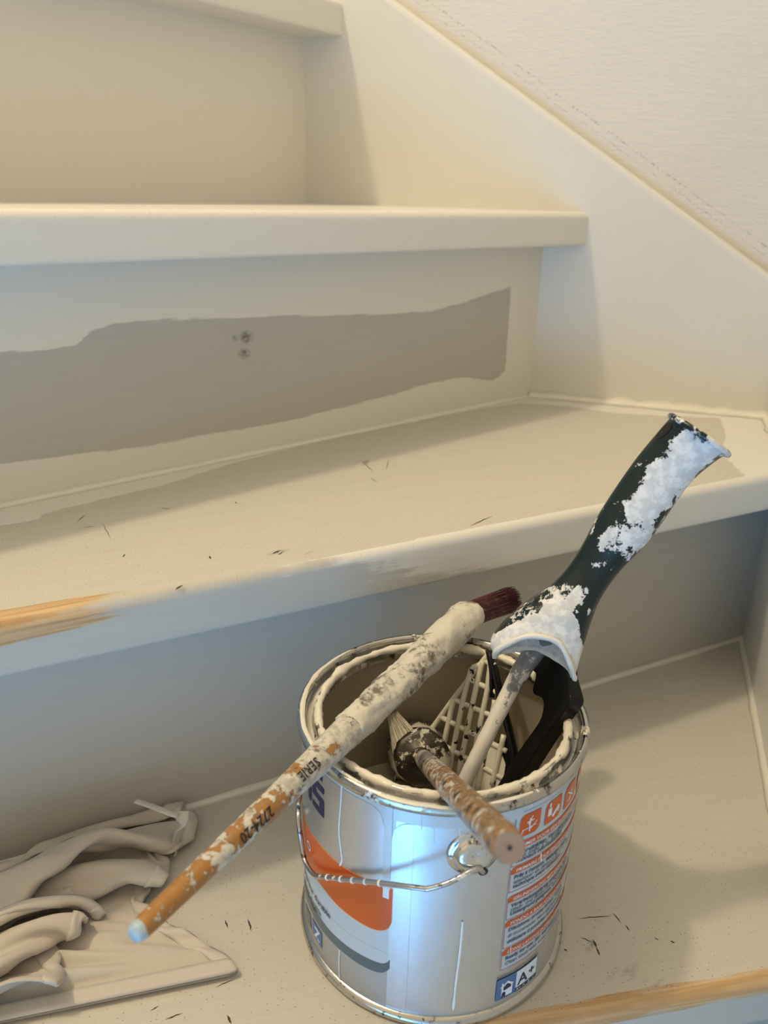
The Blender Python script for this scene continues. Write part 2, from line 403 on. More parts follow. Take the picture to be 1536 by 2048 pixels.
def woodA(X, Y, Z, dn, dp, kd):
    if kd == 'u': return -1
    return .0036 - abs(dp + (0 - Z) - .0050) + .0022 * nz(dn * 30, 3.1)
ka = [spot(*atz((1262, 1946), 0)[:2], .0042, .0028, .4), spot(*atz((1225, 1942), 0)[:2], .003, .002), spot(*atz((1188, 1885), 0)[:2], .0012, .005, -.6), spot(*atz((1195, 1833), 0)[:2], .012, .0006, .27), spot(*atz((1245, 1845), 0)[:2], .0007, .006, -.5), spot(*atz((1310, 1965), 0)[:2], .008, .0008, .2)]
tA = tread('lowest tread, worn paint with bare wood front edge, under the can', L_noseA, (np.array([W2, .79]), L_risA[1]), 0, .82, .82, lambda X, Y, Z, dn, dp, kd: -.02 if kd != 'n' else (.004 - abs(dn - .02) if False else -.01), woodA, lambda X, Y, Z: max(kk(X, Y) for kk in ka), ns=200)
tZ = tread('tread below the frame', L_noseE0, (L_ris0[0] + np.array([0, .01]), L_ris0[1]), -S, .78, .78, lambda *a: -.02, neg, none)
# stringers
poly1 = [(-1.5, -.5), (W2 + STH, -.5), (W2 + STH, ptop(W2 + STH)), (-1.5, ptop(-1.5))]
def stringer(name, poly, lo, hi, axis, label):
    o = prism(name, poly, lo, hi, STRINGER, stair, axis, bev=.006); o['label'] = label; return o
stringer('stringer', poly1, W1, W1 + STH - .0005, 'y', 'sloping white gloss stringer board along the wallpapered wall')
zt = lambda v: .324 - .44 * (W1 - v)
stringer('stringer', [(W1, -.5), (W1, zt(W1)), (-1.0, zt(-1.0)), (-1.0, zt(-1.0) - .3)], W2, W2 + STH - .0005, 'x', 'stringer board at the right edge of the lowest tread')
nw = prism('newel_post', [(NEWEL[0] + a, NEWEL[1] + b) for a, b in ((-.05, -.05), (.05, -.05), (.05, .05), (-.05, .05))], -2.0, .95, STRINGER, stair, bev=.006)
# caulk beads in the corners
CAULK = plain('caulk', (.80, .78, .70), .45)
def bead(a, b, z, side1, w=.0045):
    a = np.array(a); b = np.array(b); n = 60; v = []
    d = (b - a) / np.hypot(*(b - a)); s = np.array(side1)
    for i in range(n + 1):
        p = a + (b - a) * i / n; k = w * (1 + .35 * fbm(i * .22, z * 9, w * 999)); 
        v += [(p[0] - s[0] * .001, p[1] - s[1] * .001, z + k), (p[0] + s[0] * k * .35, p[1] + s[1] * k * .35, z + k * .35), (p[0] + s[0] * k, p[1] + s[1] * k, z - .0003), (p[0] - s[0] * .001, p[1] - s[1] * .001, z - .0003)]
    o = fixn(mesh('caulk_bead', v, grid_faces(n + 1, 4, cv=True), CAULK, stair)); return o
nrm = lambda L: (lambda m: m if m @ np.array([.7, -.7]) > 0 else -m)(np.array([-L[1][1], L[1][0]]))
bead(L_risA[0], on(L_risA, .72), 0, nrm(L_risA), .0042)
bead(on(L_risB, 0), on(L_risB, .75), S, nrm(L_risB), .0045)
bead((W2, W1), L_risB[0], S, (0, -1), .009)
bead((W2, .30), (W2, .78), 0, (-1, 0), .0050)
bead((W2, .70), (W2, W1), S, (-1, 0), .007)
# scratches and nicks in the old paint
NICK = plain('scratch_bare', (.07, .055, .04), .8)
def scratch(a, b, z, w=.0007):
    P = atz(a, z); Q = atz(b, z); d_ = (Q - P)[:2]; d_ = d_ / np.hypot(*d_); m_ = np.array([-d_[1], d_[0]]); v = []; n = 8
    for i in range(n + 1):
        t = i / n; c = P[:2] + (Q - P)[:2] * t + m_ * .0006 * nz(t * 4, a[0]); k = w * .5 * max(.12, math.sin(math.pi * t)) * (1 + .6 * nz(t * 9, a[1]))
        v += [(c[0] + m_[0] * k, c[1] + m_[1] * k, z + .00012), (c[0] - m_[0] * k, c[1] - m_[1] * k, z + .00012)]
    mesh('scratch', v, grid_faces(n + 1, 2), NICK, stair)
for a, b, w in (((1155, 1837), (1222, 1832), .0007), ((1226, 1826), (1242, 1846), .0008), ((1250, 1850), (1260, 1862), .0008), ((1160, 1874), (1188, 1886), .0006), ((1186, 1880), (1194, 1896), .0014), ((1192, 1894), (1200, 1912), .0010), ((1128, 1898), (1134, 1902), .0012), ((1308, 1875), (1318, 1881), .0008), ((1340, 1882), (1350, 1886), .0012), ((450, 1840), (456, 1856), .0010), ((496, 1838), (503, 1862), .0012), ((430, 1975), (470, 1958), .0006), ((330, 2040), (365, 2026), .0008), ((455, 2030), (462, 2048), .0014), ((300, 2022), (318, 2012), .0006)):
    scratch(a, b, 0, w)
for a, b, w in (((152, 1045), (172, 1029), .0006), ((165, 1055), (190, 1053), .0006), ((205, 1045), (222, 1080), .0004), ((720, 920), (748, 944), .0006), ((740, 955), (755, 965), .0007), ((772, 940), (778, 918), .0005), ((545, 1108), (560, 1100), .0012), ((556, 1110), (566, 1104), .0010), ((418, 1112), (422, 1118), .0012), ((246, 1115), (250, 1108), .0008), ((322, 1016), (340, 1018), .0008), ((470, 1003), (474, 1008), .0008), ((940, 1052), (985, 1032), .0010), ((350, 1180), (366, 1170), .0016)):
    scratch(a, b, S, w)
# ------------------------------------------------------------------ the paint can
CX, CY, R, H = -0.0763, 0.3650, 0.0772, 0.1457
RB = R - .0012                                           # printed wall of the tin
def cyl_px(q, rr=None):
    """pixel -> (angle in degrees, height) on the tin's wall"""
    rr = rr or RB; v = ray(q); a = v[0] ** 2 + v[1] ** 2; b = 2 * (v[0] * (0 - CX) + v[1] * (0 - CY)); c = CX * CX + CY * CY - rr * rr
    t = (-b - math.sqrt(max(0, b * b - 4 * a * c))) / 2 / a; P = EYE + v * t
    return math.degrees(math.atan2(P[1] - CY, P[0] - CX)), float(P[2])
def cp(th, z, r=RB):
    a = math.radians(th); return (CX + r * math.cos(a), CY + r * math.sin(a), z)
can = empty('paint_can', (0, 0, 0), 'open silver metal paint can with orange label, brushes resting in it', 'paint can')
def revolve(name, prof, mat, parent, n=128, disp=None, a0=0, a1=360, attrs=None):
    full = (a1 - a0) >= 360; v = []; m = len(prof)
    cnt = n if full else n + 1
    for i in range(cnt):
        th = a0 + (a1 - a0) * i / n
        for j, (r, z) in enumerate(prof):
            dr, dz = disp(th, j) if disp else (0, 0); v.append(cp(th, z + dz, r + dr))
    return fixn(mesh(name, v, grid_faces(cnt, m, cu=full), mat, parent))
def splash_metal(name, base, rough, cover, paint=(.74, .70, .60)):
    k = N(name); co = k.coord(); a = k.noise(co, 55, 5, .65); b = k.noise(co, 230, 4, .6)
    m = k.ss(k.math('ADD', a, k.math('MULTIPLY', b, .25)), cover, cover + .05)
    dirt = k.ss(k.noise(co, 120, 4, .7), .56, .66)
    c = k.mix(m, k.mix(dirt, base, (.10, .085, .07)), paint); k.base(c)
    k.set(Metallic=k.math('SUBTRACT', 1.0, m), Roughness=k.math('ADD', rough, k.math('MULTIPLY', m, .25)))
    k.bump(k.math('ADD', m, k.math('MULTIPLY', b, .4)), .5, .0006); return k.m
TIN = splash_metal('tin_splashed', (.55, .55, .53), .24, .88)
TINR = splash_metal('tin_rim_splashed', (.52, .51, .48), .22, .70)
def body_mat():
    k = N('tin_silver_print'); co = k.coord()
    g = k.noise(co, 1, 4, .6, sc=(260, 260, 60)); f = k.noise(co, 900, 2, .5)
    k.base(k.mix(g, (.56, .59, .62), (.64, .67, .70))); k.set(Metallic=.92, Roughness=k.math('ADD', .27, k.math('MULTIPLY', f, .12)))
    k.bump(k.math('ADD', g, f), .06, .0004); return k.m
SILVER = body_mat()
GREYP = plain('label_pale_grey_print', (.52, .57, .60), .32, .25)
GREY2 = plain('label_warm_grey_print', (.40, .385, .36), .34, .35)
ORANGE = plain('label_orange_print', (.60, .095, .008), .28)
ORANGEL = plain('label_orange_edge', (.85, .38, .14), .35)
SLATE = plain('label_slate_print', (.085, .115, .125), .3)
NAVY = plain('label_navy_print', (.012, .018, .05), .35)
BLUE = plain('label_blue_print', (.07, .15, .30), .35)
WHITE = plain('label_white_print', (.72, .75, .76), .35)
CREAM = plain('paint_cream', (.76, .725, .62), .32, bump=(160, .35, .0012))
CREAMW = plain('paint_wet_cream', (.70, .655, .54), .12)
INNER = plain('tin_inside_paint_film', (.42, .37, .27), .35, bump=(35, .3, .002))
body = revolve('body', [(RB, .006), (RB, .02), (RB, .05), (RB, .09), (RB, .12), (RB, H - .006)], SILVER, can, 160)
body['label'] = 'silver printed tin wall'
revolve('bottom_seam', [(R - .004, .0035), (R - .002, .0005), (R + .0004, .0002), (R + .0014, .0022), (R + .0014, .0045), (R + .0003, .0062), (RB - .0003, .0066)], TIN, can, 128)
revolve('base_plate', [(.0005, .0025), (.03, .0025), (R - .004, .0030)], TIN, can, 96)
rim = revolve('rim', [(RB - .0002, H - .0072), (R + .0006, H - .0066), (R + .0016, H - .0045), (R + .0012, H - .0018), (R - .0004, H - .0004), (R - .0022, H - .0012), (R - .0030, H - .0046), (R - .0038, H - .0085), (R - .0060, H - .0092), (R - .0074, H - .0060), (R - .0080, H - .0028), (R - .0090, H - .0016), (R - .0102, H - .0026), (R - .0104, H - .0100)], TINR, can, 160)
revolve('inner_wall', [(R - .0104, H - .009), (R - .0040, H - .012), (RB - .0015, H - .016), (RB - .0015, .08), (RB - .0015, .04)], INNER, can, 128,
        disp=lambda th, j: (-.0006 * abs(fbm(th * .05, j * 3.1)), 0))
# thick paint crust on the inner lip
def crust():
    v = []; n = 220; m = 12
    for i in range(n):
        th = 360 * i / n; c = math.radians(th); q = Vector((math.cos(c) * 6, math.sin(c) * 6, .3))
        rr = .0021 * (1 + .55 * noise.fractal(q * .9, 1, 2, 5) + .25 * noise.noise(q * 4.5)) + .0002
        for j in range(m):
            a = 2 * math.pi * j / m; e = 1 + .28 * noise.noise(q * 2.2 + Vector((math.cos(a), math.sin(a), 0)))
            v.append(cp(th, H - .0034 + rr * 1.0 * e * math.sin(a), R - .0098 + rr * e * math.cos(a)))
    o = mesh('paint_crust', v, grid_faces(n, m, cu=True, cv=True), CREAM, can); o['label'] = 'thick dried cream paint around the opening'; return fixn(o)
crust()
def blob_arc(a0, a1, r, w, z, mat, name='paint_smear', h=.0007, seed=1):
    """thin smear of paint lying on the rim"""
    v = []; n = max(8, int(abs(a1 - a0) * 1.2)); m = 7
    for i in range(n + 1):
        th = a0 + (a1 - a0) * i / n; e = math.sin(math.pi * i / n) ** .35
        for j in range(m):
            t = j / (m - 1); ww = w * e * (1 + .5 * fbm(th * .11, seed * 7.7 + t))
            v.append(cp(th, z + h * math.sin(math.pi * t) * e - .0003, r + ww * (t - .5)))
    return fixn(mesh(name, v, grid_faces(n + 1, m), mat, can))
blob_arc(150, 255, R - .0012, .0026, H - .0002, CREAM, seed=1)
blob_arc(150, 250, R - .0050, .0040, H - .0082, CREAM, seed=2, h=.0012)
blob_arc(258, 292, R + .0004, .0024, H - .0010, CREAM, seed=3)
blob_arc(300, 318, R - .0006, .0022, H - .0004, CREAM, seed=4)
blob_arc(5, 22, R - .0050, .004, H - .0085, CREAM, seed=5)
blob_arc(70, 105, R - .0050, .0036, H - .0085, CREAM, seed=6)
PL = .050
def paint_surface():
    v = [(CX, CY, PL)]; n = 72; rs = [.012, .025, .04, .055, .066, RB - .001]
    for k, r in enumerate(rs):
        for i in range(n):
            v.append(cp(360 * i / n, PL + .0012 * fbm(i * .2, r * 80) + (.001 if k == 5 else 0), r))
    f = [(0, 1 + i, 1 + (i + 1) % n) for i in range(n)]
    for k in range(len(rs) - 1):
        for i in range(n): f.append((1 + k * n + i, 1 + (k + 1) * n + i, 1 + (k + 1) * n + (i + 1) % n, 1 + k * n + (i + 1) % n))
    o = fixn(mesh('liquid_paint', v, f, CREAMW, can)); o['label'] = 'wet cream paint inside the can'
paint_surface()
# printed label: each piece is a thin film on the tin wall
def film(name, top, bot, a0, a1, mat, lay, parent=body, n=None, cl=True):
    """film between two height functions of the angle"""
    n = n or max(2, int(abs(a1 - a0) / 1.0)); v = []; r = RB + .00012 + .00007 * lay
    for i in range(n + 1):
        th = a0 + (a1 - a0) * i / n; z0, z1 = bot(th), top(th)
        if z1 < z0: z1 = z0
        for j in range(5): v.append(cp(th, z0 + (z1 - z0) * j / 4, r))
    return fixn(mesh(name, v, grid_faces(n + 1, 5), mat, parent))
def interp(pts):
    pts = sorted(pts)
    def f(x):
        if x <= pts[0][0]: return pts[0][1]
        if x >= pts[-1][0]: return pts[-1][1]
        for (a, b), (c, d) in zip(pts, pts[1:]):
            if a <= x <= c:
                t = (x - a) / (c - a); return b + (d - b) * t
    return f
def curve_px(pxs):
    P = [cyl_px(q) for q in pxs]; P = [tuple(p) for p in catmull(P, 6)]; return interp(P)
rect = lambda a: (lambda th: a)
ED = cyl_px((786, 1800))[0]                               # right edge of the front panel
ZB = .0068; ZT = H - .0074
film('pale_print', rect(ZT), rect(.040), -185, ED - .0, GREYP, 0)
film('pale_print', rect(ZT), rect(ZT - .0075), ED, 60, GREYP, 0)
film('warm_grey_print', curve_px([(604, 1750), (617, 1782), (645, 1841), (686, 1885), (722, 1909), (762, 1926), (777, 1922), (783, 1912)]), rect(ZB), -185, ED, GREY2, 1)
film('pale_print', rect(.045), curve_px([(604, 1750), (617, 1782), (645, 1841), (686, 1885), (722, 1909), (762, 1926), (777, 1922), (783, 1912)]), -185, ED, GREYP, 1)
# silver panel with rounded right corner, left of the pale divider
DV0 = cyl_px((769, 1650))[0]; DV1 = cyl_px((785, 1650))[0]; PT = cyl_px((740, 1606))[1]
def panel_top(th, e=None):
    d = DV0 - th; rr = 7.0
    return PT - (0 if d > rr else .0105 * (1 - math.sqrt(max(0, 1 - ((rr - d) / rr) ** 2))))
orange_top = curve_px([(604, 1615), (612, 1640), (640, 1688), (680, 1728), (720, 1752), (770, 1772), (786, 1778)])
orange_bot = curve_px([(604, 1690), (612, 1712), (640, 1765), (680, 1813), (720, 1843), (748, 1857), (768, 1859), (780, 1852), (786, 1836)])
film('silver_panel', panel_top, lambda th: orange_top(th) - .001, -185, DV0, SILVER, 2)
film('silver_panel', lambda th: ZT - .0075 - (0 if th - DV1 > 7 else .011 * (1 - math.sqrt(max(0, 1 - ((7 - (th - DV1)) / 7) ** 2)))), rect(.0068), DV1, DV1 + 8, SILVER, 2)
film('orange_swoosh', lambda th: orange_top(th) + .0006, lambda th: orange_bot(th) - .0006, -185, ED, ORANGEL, 3)
film('orange_swoosh', orange_top, orange_bot, -185, ED - .25, ORANGE, 4)
film('slate_stripe', curve_px([(604, 1750), (617, 1782), (645, 1841), (686, 1885), (722, 1909), (762, 1926), (777, 1922), (783, 1912)]), curve_px([(604, 1774), (617, 1806), (645, 1860), (686, 1903), (722, 1929), (758, 1944), (776, 1940), (783, 1930)]), -185, ED - .3, SLATE, 3)
b0 = cyl_px((770, 1788))[1]; film('white_tab', rect(b0 + .006), rect(b0 - .002), DV0 + .3, DV1 - .3, WHITE, 5)
film('divider', rect(ZT), rect(b0 + .004), DV0, DV1, GREYP, 5)
def quad_px(name, pxs, mat, lay):
    P = [cyl_px(q) for q in pxs]; r = RB + .00012 + .00007 * lay; v = []; n = 8
    for i in range(n + 1):
        t = i / n
        for j in range(n + 1):
            s = j / n; a = [P[0][k] * (1 - t) + P[1][k] * t for k in (0, 1)]; b = [P[3][k] * (1 - t) + P[2][k] * t for k in (0, 1)]
            v.append(cp(a[0] * (1 - s) + b[0] * s, a[1] * (1 - s) + b[1] * s, r))
    return fixn(mesh(name, v, grid_faces(n + 1, n + 1), mat, body))
def wrap_text(s, th, z, size, mat, lay=6, bold=0.0, shear=0.0, sx=1.0, slope=0.0, name='lettering', parent=None):
    """flat lettering bent round the tin, starting at angle th and baseline height z"""
    cu = bpy.data.curves.new(name, 'FONT'); cu.body = s; cu.size = size; cu.offset = bold * size; cu.shear = shear; cu.resolution_u = 2
    to = bpy.data.objects.new(name, cu); COL.objects.link(to)
    me = bpy.data.meshes.new_from_object(to); bpy.data.objects.remove(to); bpy.data.curves.remove(cu)
    r = RB + .00012 + .00007 * lay
    bm = bmesh.new(); bm.from_mesh(me); bmesh.ops.triangulate(bm, faces=bm.faces[:])
    for v in bm.verts:
        x, y = v.co.x * sx, v.co.y; a = th + math.degrees(x / RB); v.co = Vector(cp(a, z + y + slope * x, r))
    bm.to_mesh(me); bm.free()
    o = bpy.data.objects.new(name, me); COL.objects.link(o); me.materials.clear(); me.materials.append(mat); o.parent = parent or body; return o
# front panel lettering
def block(pts, th, z, w, h):
    r = RB + .00012 + .00007 * 6
    for (x0, y0, x1, y1) in pts:
        v = []; n = 6
        for i in range(n + 1):
            for y in (y0, y1): v.append(cp(th + math.degrees(w * (x0 + (x1 - x0) * i / n) / RB), z + h * y, r))
        fixn(mesh('lettering', v, grid_faces(n + 1, 2), NAVY, body))
ta, tz = cyl_px((649, 1636)); LW = .0125; LH = .0185; t0 = ta - math.degrees(LW / RB)
block([(0, .80, 1, 1), (0, .42, .34, .80), (0, .42, 1, .60), (.66, 0, 1, .42), (0, 0, .66, .18)], t0, tz, LW, LH)
block([(0, 0, 1, 1)], t0 - math.degrees(.0058 / RB), tz, .0042, LH)
block([(0, 0, 1, .25), (0, .25, .34, .5), (.66, .25, 1, .5)], t0 - 1, tz + LH + .0035, LW, .018)
a_, z_ = cyl_px((616, 1690)); wrap_text('O', a_, z_, .0085, WHITE)
for q, tx, sz in (((612, 1762), 'intérieur durable', .0058), ((611, 1778), 'primer durable', .0050), ((611, 1787), 'finition mat', .0050)):
    a_, z_ = cyl_px((q[0] + 14, q[1] + 14)); wrap_text(tx, -150, z_ - .004, sz, NAVY, bold=.01, sx=.95)
quad_px('blue_symbol', [(626, 1834), (645, 1866), (645, 1897), (627, 1862)], BLUE, 6)
bx = cyl_px((636, 1868)); wrap_text('Z', bx[0] - 2.6, bx[1] - .0035, .010, WHITE, 7, bold=.02)
quad_px('grey_symbol', [(612, 1802), (622, 1828), (624, 1858), (614, 1832)], SLATE, 5)
# back panel: ruled boxes with orange headings
B0 = -48.6
rows = [(.1140, .0995, 'PRIMER VOOR EEN BLIJVEND RESULTAAT', ['Gebruiksklaar. Voor gebruik goed roeren', 'Niet onder 5°C. Reinig gereedschap met', 'technisch informatieblad.']),
        (.0993, .0850, 'PRIMAIRE POUR FINITION DURABLE', ["Prêt à l'emploi. Mélanger avant", 'appliquer en dessous de 5°C. Nettoyer', 'technique avant utilisation.']),
        (.0848, .0676, 'GRUNDIERUNG MIT LANGER HALTBARKEIT', ['Verarbeitungsfertig eingestellt. Muss', 'staub- und fettfrei sein. Nicht unter', 'Untergrund geeignete Grundierung']),
        (.0664, .0478, 'FONDO A BASE ACQUA PER INTERNI', ["Diluizione: pronto all'uso. Evitare", 'di incoerenze. Non applicare sotto', 'utilizzare il prodotto al più presto'])]
ztops = [cyl_px(q)[1] for q in ((1052, 1680), (1022, 1738), (1016, 1795), (1009, 1845), (1001, 1903))]
zbots = [cyl_px(q)[1] for q in ((1051, 1714), (1014, 1787), (1007, 1842), (1000, 1900), (995, 1943))]
zbots[0] = ztops[1] + .0010
heads = [r_[2] for r_ in rows] + ['LONG LASTING INTERIOR PRIMER']
texts = [r_[3] for r_ in rows] + [['Ready for use. Stir well before use', 'Clean tools with water immediately']]
film('pale_panel', rect(ztops[0] + .026), rect(zbots[-1] - .0005), B0 - .3, 40, GREYP, 1)
for k in range(5):
    zt_, zb_ = ztops[k] + .0005, zbots[k]
    hh = .0042
    film('ruled_line', rect(zb_ + .0003), rect(zb_), B0, 38, ORANGE, 3)
    film('ruled_line', rect(zt_ - .001), rect(zb_), B0, B0 + .3, ORANGE, 3)
    film('heading_bar', lambda th: zt_ - (0 if th - B0 > 2.2 else .003 * (1 - math.sqrt(max(0, 1 - ((2.2 - (th - B0)) / 2.2) ** 2)))), rect(zt_ - hh), B0, 38, ORANGE, 4, n=120)
    wrap_text(heads[k], B0 + 2.2, zt_ - hh + .0010, .0030, WHITE, 6, bold=.012, shear=.15, sx=1.05)
    zz = zt_ - hh - .0034; stp = (zz - zb_ - .0006) / (len(texts[k]) - .35)
    stp = min(stp, .0042)
    for i, tx in enumerate(texts[k]):
        wrap_text(tx, B0 + 1.6, zz - i * stp, .0033, NAVY, 6, bold=.022 if i in (0, 2) else .006, shear=.12, sx=1.02)
# pictogram row
zi0, zi1 = ztops[0] + .0035, ztops[0] + .0165
film('ruled_line', rect(zi1 + .0022), rect(zi1 + .0020), B0 + 3, 40, SLATE, 3)
film('ruled_line', rect(zi1 - .001), rect(ztops[0] + .001), B0, B0 + .25, SLATE, 3)
def pictogram(a0, kind):
    w = 9.6
    film('pictogram', lambda th: zi1 - (0 if th - a0 > 3 else .004 * (1 - math.sqrt(max(0, 1 - ((3 - (th - a0)) / 3) ** 2)))), lambda th: zi0 + (0 if a0 + w - th > 3 else .004 * (1 - math.sqrt(max(0, 1 - ((3 - (a0 + w - th)) / 3) ** 2)))), a0, a0 + w, ORANGE, 5, n=24)
    def seg(p, q, wd):
        v = []; r = RB + .00012 + .00007 * 7; P = np.array(p); Q = np.array(q); d = (Q - P) / np.hypot(*(Q - P)); nn = np.array([-d[1], d[0]]) * wd / 2
        for i in range(5):
            c = P + (Q - P) * i / 4
            for sgn in (-1, 1):
                t = c + nn * sgn; v.append(cp(a0 + math.degrees(t[0] / RB), zi0 + t[1], r))
        fixn(mesh('pictogram_line', v, grid_faces(5, 2), WHITE, body))
    if kind == 0:
        seg((.006, .002), (.006, .010), .0007); seg((.004, .008), (.0085, .0085), .0006); seg((.005, .0065), (.0075, .011), .0006); seg((.002, .004), (.010, .005), .0005); seg((.001, .001), (.0023, .0045), .0006); seg((.0065, .0035), (.0105, .007), .0005)
    elif kind == 1:
        seg((.0032, .0045), (.0032, .009), .0028); seg((.0032, .0095), (.0032, .0122), .0012); seg((.0055, .003), (.0105, .0075), .0021); seg((.0095, .004), (.0110, .0058), .0010)
    else:
        seg((.003, .003), (.009, .009), .0010); seg((.003, .009), (.0095, .004), .0008); seg((.006, .002), (.006, .011), .0006)
for i, a0 in enumerate((-46.8, -34.6, -22.4, -10.2, 2.0)): pictogram(a0, (0, 1, 2, 1, 2)[i])
# air-quality label: house and A+
zl1 = cyl_px((993, 1958))[1]; zl0 = cyl_px((988, 2003))[1]; A0 = B0 - .9
film('air_label', rect(zl1 - .0012), rect(zl0), A0, A0 + 21.5, BLUE, 4)
film('air_label', rect(zl1 - .0014), rect(zl0 + .0030), A0 + 9.4, A0 + 21.2, WHITE, 5)
film('air_label', rect(zl0 + .0030), rect(zl0), A0 + 9.4, A0 + 21.5, NAVY, 5)
film('air_label', rect(zl1 - .0002), rect(zl1 - .0004), A0, A0 + 21.5, NAVY, 5)
wrap_text("ÉMISSIONS DANS L'AIR INTÉRIEUR", A0 + .1, zl1 - .0003, .0019, NAVY, 6, bold=.01)
wrap_text('A', A0 + 10.4, zl0 + .0042, .0105, NAVY, 6, bold=.02); wrap_text('+', A0 + 16.2, zl0 + .0058, .0085, NAVY, 6, bold=.03)
wrap_text('A+  A   B   C', A0 + 9.9, zl0 + .0006, .0026, WHITE, 6, bold=.01)
def flat_poly(name, pts, mat, lay, a0, z0):
    r = RB + .00012 + .00007 * lay
    me = mesh(name, [cp(a0 + math.degrees(x / RB), z0 + y, r) for x, y in pts], [tuple(range(len(pts)))], mat, body, sm=False)
    bm = bmesh.new(); bm.from_mesh(me.data); bmesh.ops.triangulate(bm, faces=bm.faces[:]); bm.to_mesh(me.data); bm.free()
hx = A0 + .5
flat_poly('house_symbol', [(.0025, .0015), (.0095, .0015), (.0095, .0085), (.0105, .0085), (.0060, .0122), (.0035, .0101), (.0035, .0115), (.0025, .0115), (.0025, .0095), (.0012, .0085), (.0025, .0085)], WHITE, 6, hx, zl0)
flat_poly('house_symbol', [(.0038, .0060), (.0085, .0068), (.0085, .0085), (.0060, .0105), (.0036, .0085)], NAVY, 7, hx, zl0)
flat_poly('house_symbol', [(.0024, .0010), (.0030, .0045), (.0042, .0052), (.0052, .0042), (.0050, .0010), (.0042, .0010), (.0040, .0026), (.0034, .0010)], NAVY, 8, hx, zl0)
# paint drips on the wall of the tin
DRIP = plain('paint_drip', (.80, .80, .77), .3)
def drip(pxs, w, name='paint_drip', end=True):
    P = [cyl_px(q) for q in pxs]; P = [tuple(p) for p in catmull(P, 8)]; n = len(P); v = []
    for i, (th, z) in enumerate(P):
        k = i / (n - 1); ww = w * (.75 + .25 * nz(i * .7, pxs[0][0])) * (1.0 if k < .85 else 1.35 * max(.15, 1 - ((k - .93) / .07) ** 2 if k > .93 else 1.0))
        for j in range(7):
            a = math.pi * j / 6; v.append(cp(th + math.degrees(ww * .5 * math.cos(a) / RB), z, RB + .0004 + ww * .22 * math.sin(a)))
    fixn(mesh(name, v, grid_faces(n, 7), DRIP, can))
drip([(686, 1540), (683, 1600), (679, 1660), (683, 1700), (685, 1720), (680, 1732)], .0012)
drip([(680, 1898), (679, 1925), (680, 1960)], .0010)
drip([(925, 1842), (920, 1900), (911, 1970), (906, 2020)], .0016)
drip([(1037, 1588), (1032, 1618)], .0013); drip([(1064, 1585), (1062, 1612)], .0006)
drip([(1081, 1704), (1081, 1722)], .0009); drip([(1021, 1880), (1020, 1905)], .0005)
drip([(919, 1655), (921, 1700), (923, 1740)], .0006); drip([(842, 1618), (843, 1660)], .0004); drip([(868, 1620), (868, 1690)], .0004)
# handle lugs and the wire handle
CHROME = splash_metal('chrome_lug', (.62, .64, .66), .14, .80)
WIRE = splash_metal('wire_splashed', (.50, .50, .50), .28, .74)
EA = cyl_px((946, 1706))[0]; EZ = cyl_px((946, 1706))[1]
def lug(th):
    a = math.radians(th); n = Vector((math.cos(a), math.sin(a), 0)); t = Vector((-math.sin(a), math.cos(a), 0)); c = Vector(cp(th, EZ, RB))
    prof = [(.0005, .0062), (.0040, .0062), (.0062, .0058), (.0080, .0048), (.0092, .0030), (.0096, .0014), (.0108, .0008), (.0122, .0006), (.0126, -.0003)]
    v = []; m = 40
    for i in range(m):
        b = 2 * math.pi * i / m
        for (r, d) in prof:
            # pressed dome; its lower part is cut away into a pocket for the wire
            dd = d * (1.0 if math.sin(b) < .2 else 1.0 - .25 * math.sin(b)); v.append(c + n * dd + t * r * math.cos(b) + Vector((0, 0, 1)) * r * math.sin(b))
    f = grid_faces(m, len(prof), cu=True) + [tuple(i * len(prof) for i in range(m))]
    o = fixn(mesh('lug', v, f, CHROME, can)); o['label'] = 'pressed metal lug for the wire handle'
    hc = c + n * .0052 + t * .0038 + Vector((0, 0, -.0058)); hv = [hc + t * .0024 * math.cos(2 * math.pi * i / 20) + Vector((0, 0, .0024 * math.sin(2 * math.pi * i / 20))) + n * .0009 for i in range(20)]
    mesh('lug_hole', hv, [tuple(range(20))], plain('dark_hole', (.01, .01, .01), .6), o)
    return hc
hole = lug(EA); hole2 = lug(EA + 180)
def wire():
    pts = [hole + Vector((cp(EA, 0, 1)[0] - CX, cp(EA, 0, 1)[1] - CY, 0)) * .001]
    def add(q, off):
        th, z = cyl_px(q, RB + off); pts.append(Vector(cp(th, z, RB + off)))
    for q, off in (((952, 1738), .0075), ((900, 1764), .010), ((862, 1776), .0105), ((846, 1777), .010), ((800, 1771), .0075), ((740, 1764), .0045), ((690, 1759), .0040), ((650, 1754), .0040), ((630, 1751), .0040)): add(q, off)
    t9, z9 = cyl_px((630, 1751), RB + .004)
    for th, z in ((t9 - 6, z9 - .0028), (t9 - 9.5, z9 - .0030), (t9 - 12, z9 - .0015), (t9 - 15, z9 + .004), (t9 - 22, z9 + .017), (-170, .076), (-182, .090), (-200, .101), (-225, .104), (-238, .1035)): pts.append(Vector(cp(th, z, RB + .0035 + (.004 if th < -190 else 0))))
    pts.append(hole2)
    path = [Vector(p) for p in catmull([tuple(p) for p in pts], 6)]
    o = tube('wire_handle', path, .00135, WIRE, can, 10); o['label'] = 'bent steel wire handle hanging down the side'
    for k in (34, 37, 40, 43, 47):
        if k < len(path) - 1:
            d = (path[k + 1] - path[k]).normalized(); tube('paint_drip', [path[k] - d * .0006, path[k] + d * .0006], .0016, DRIP, can, 10)
wire()
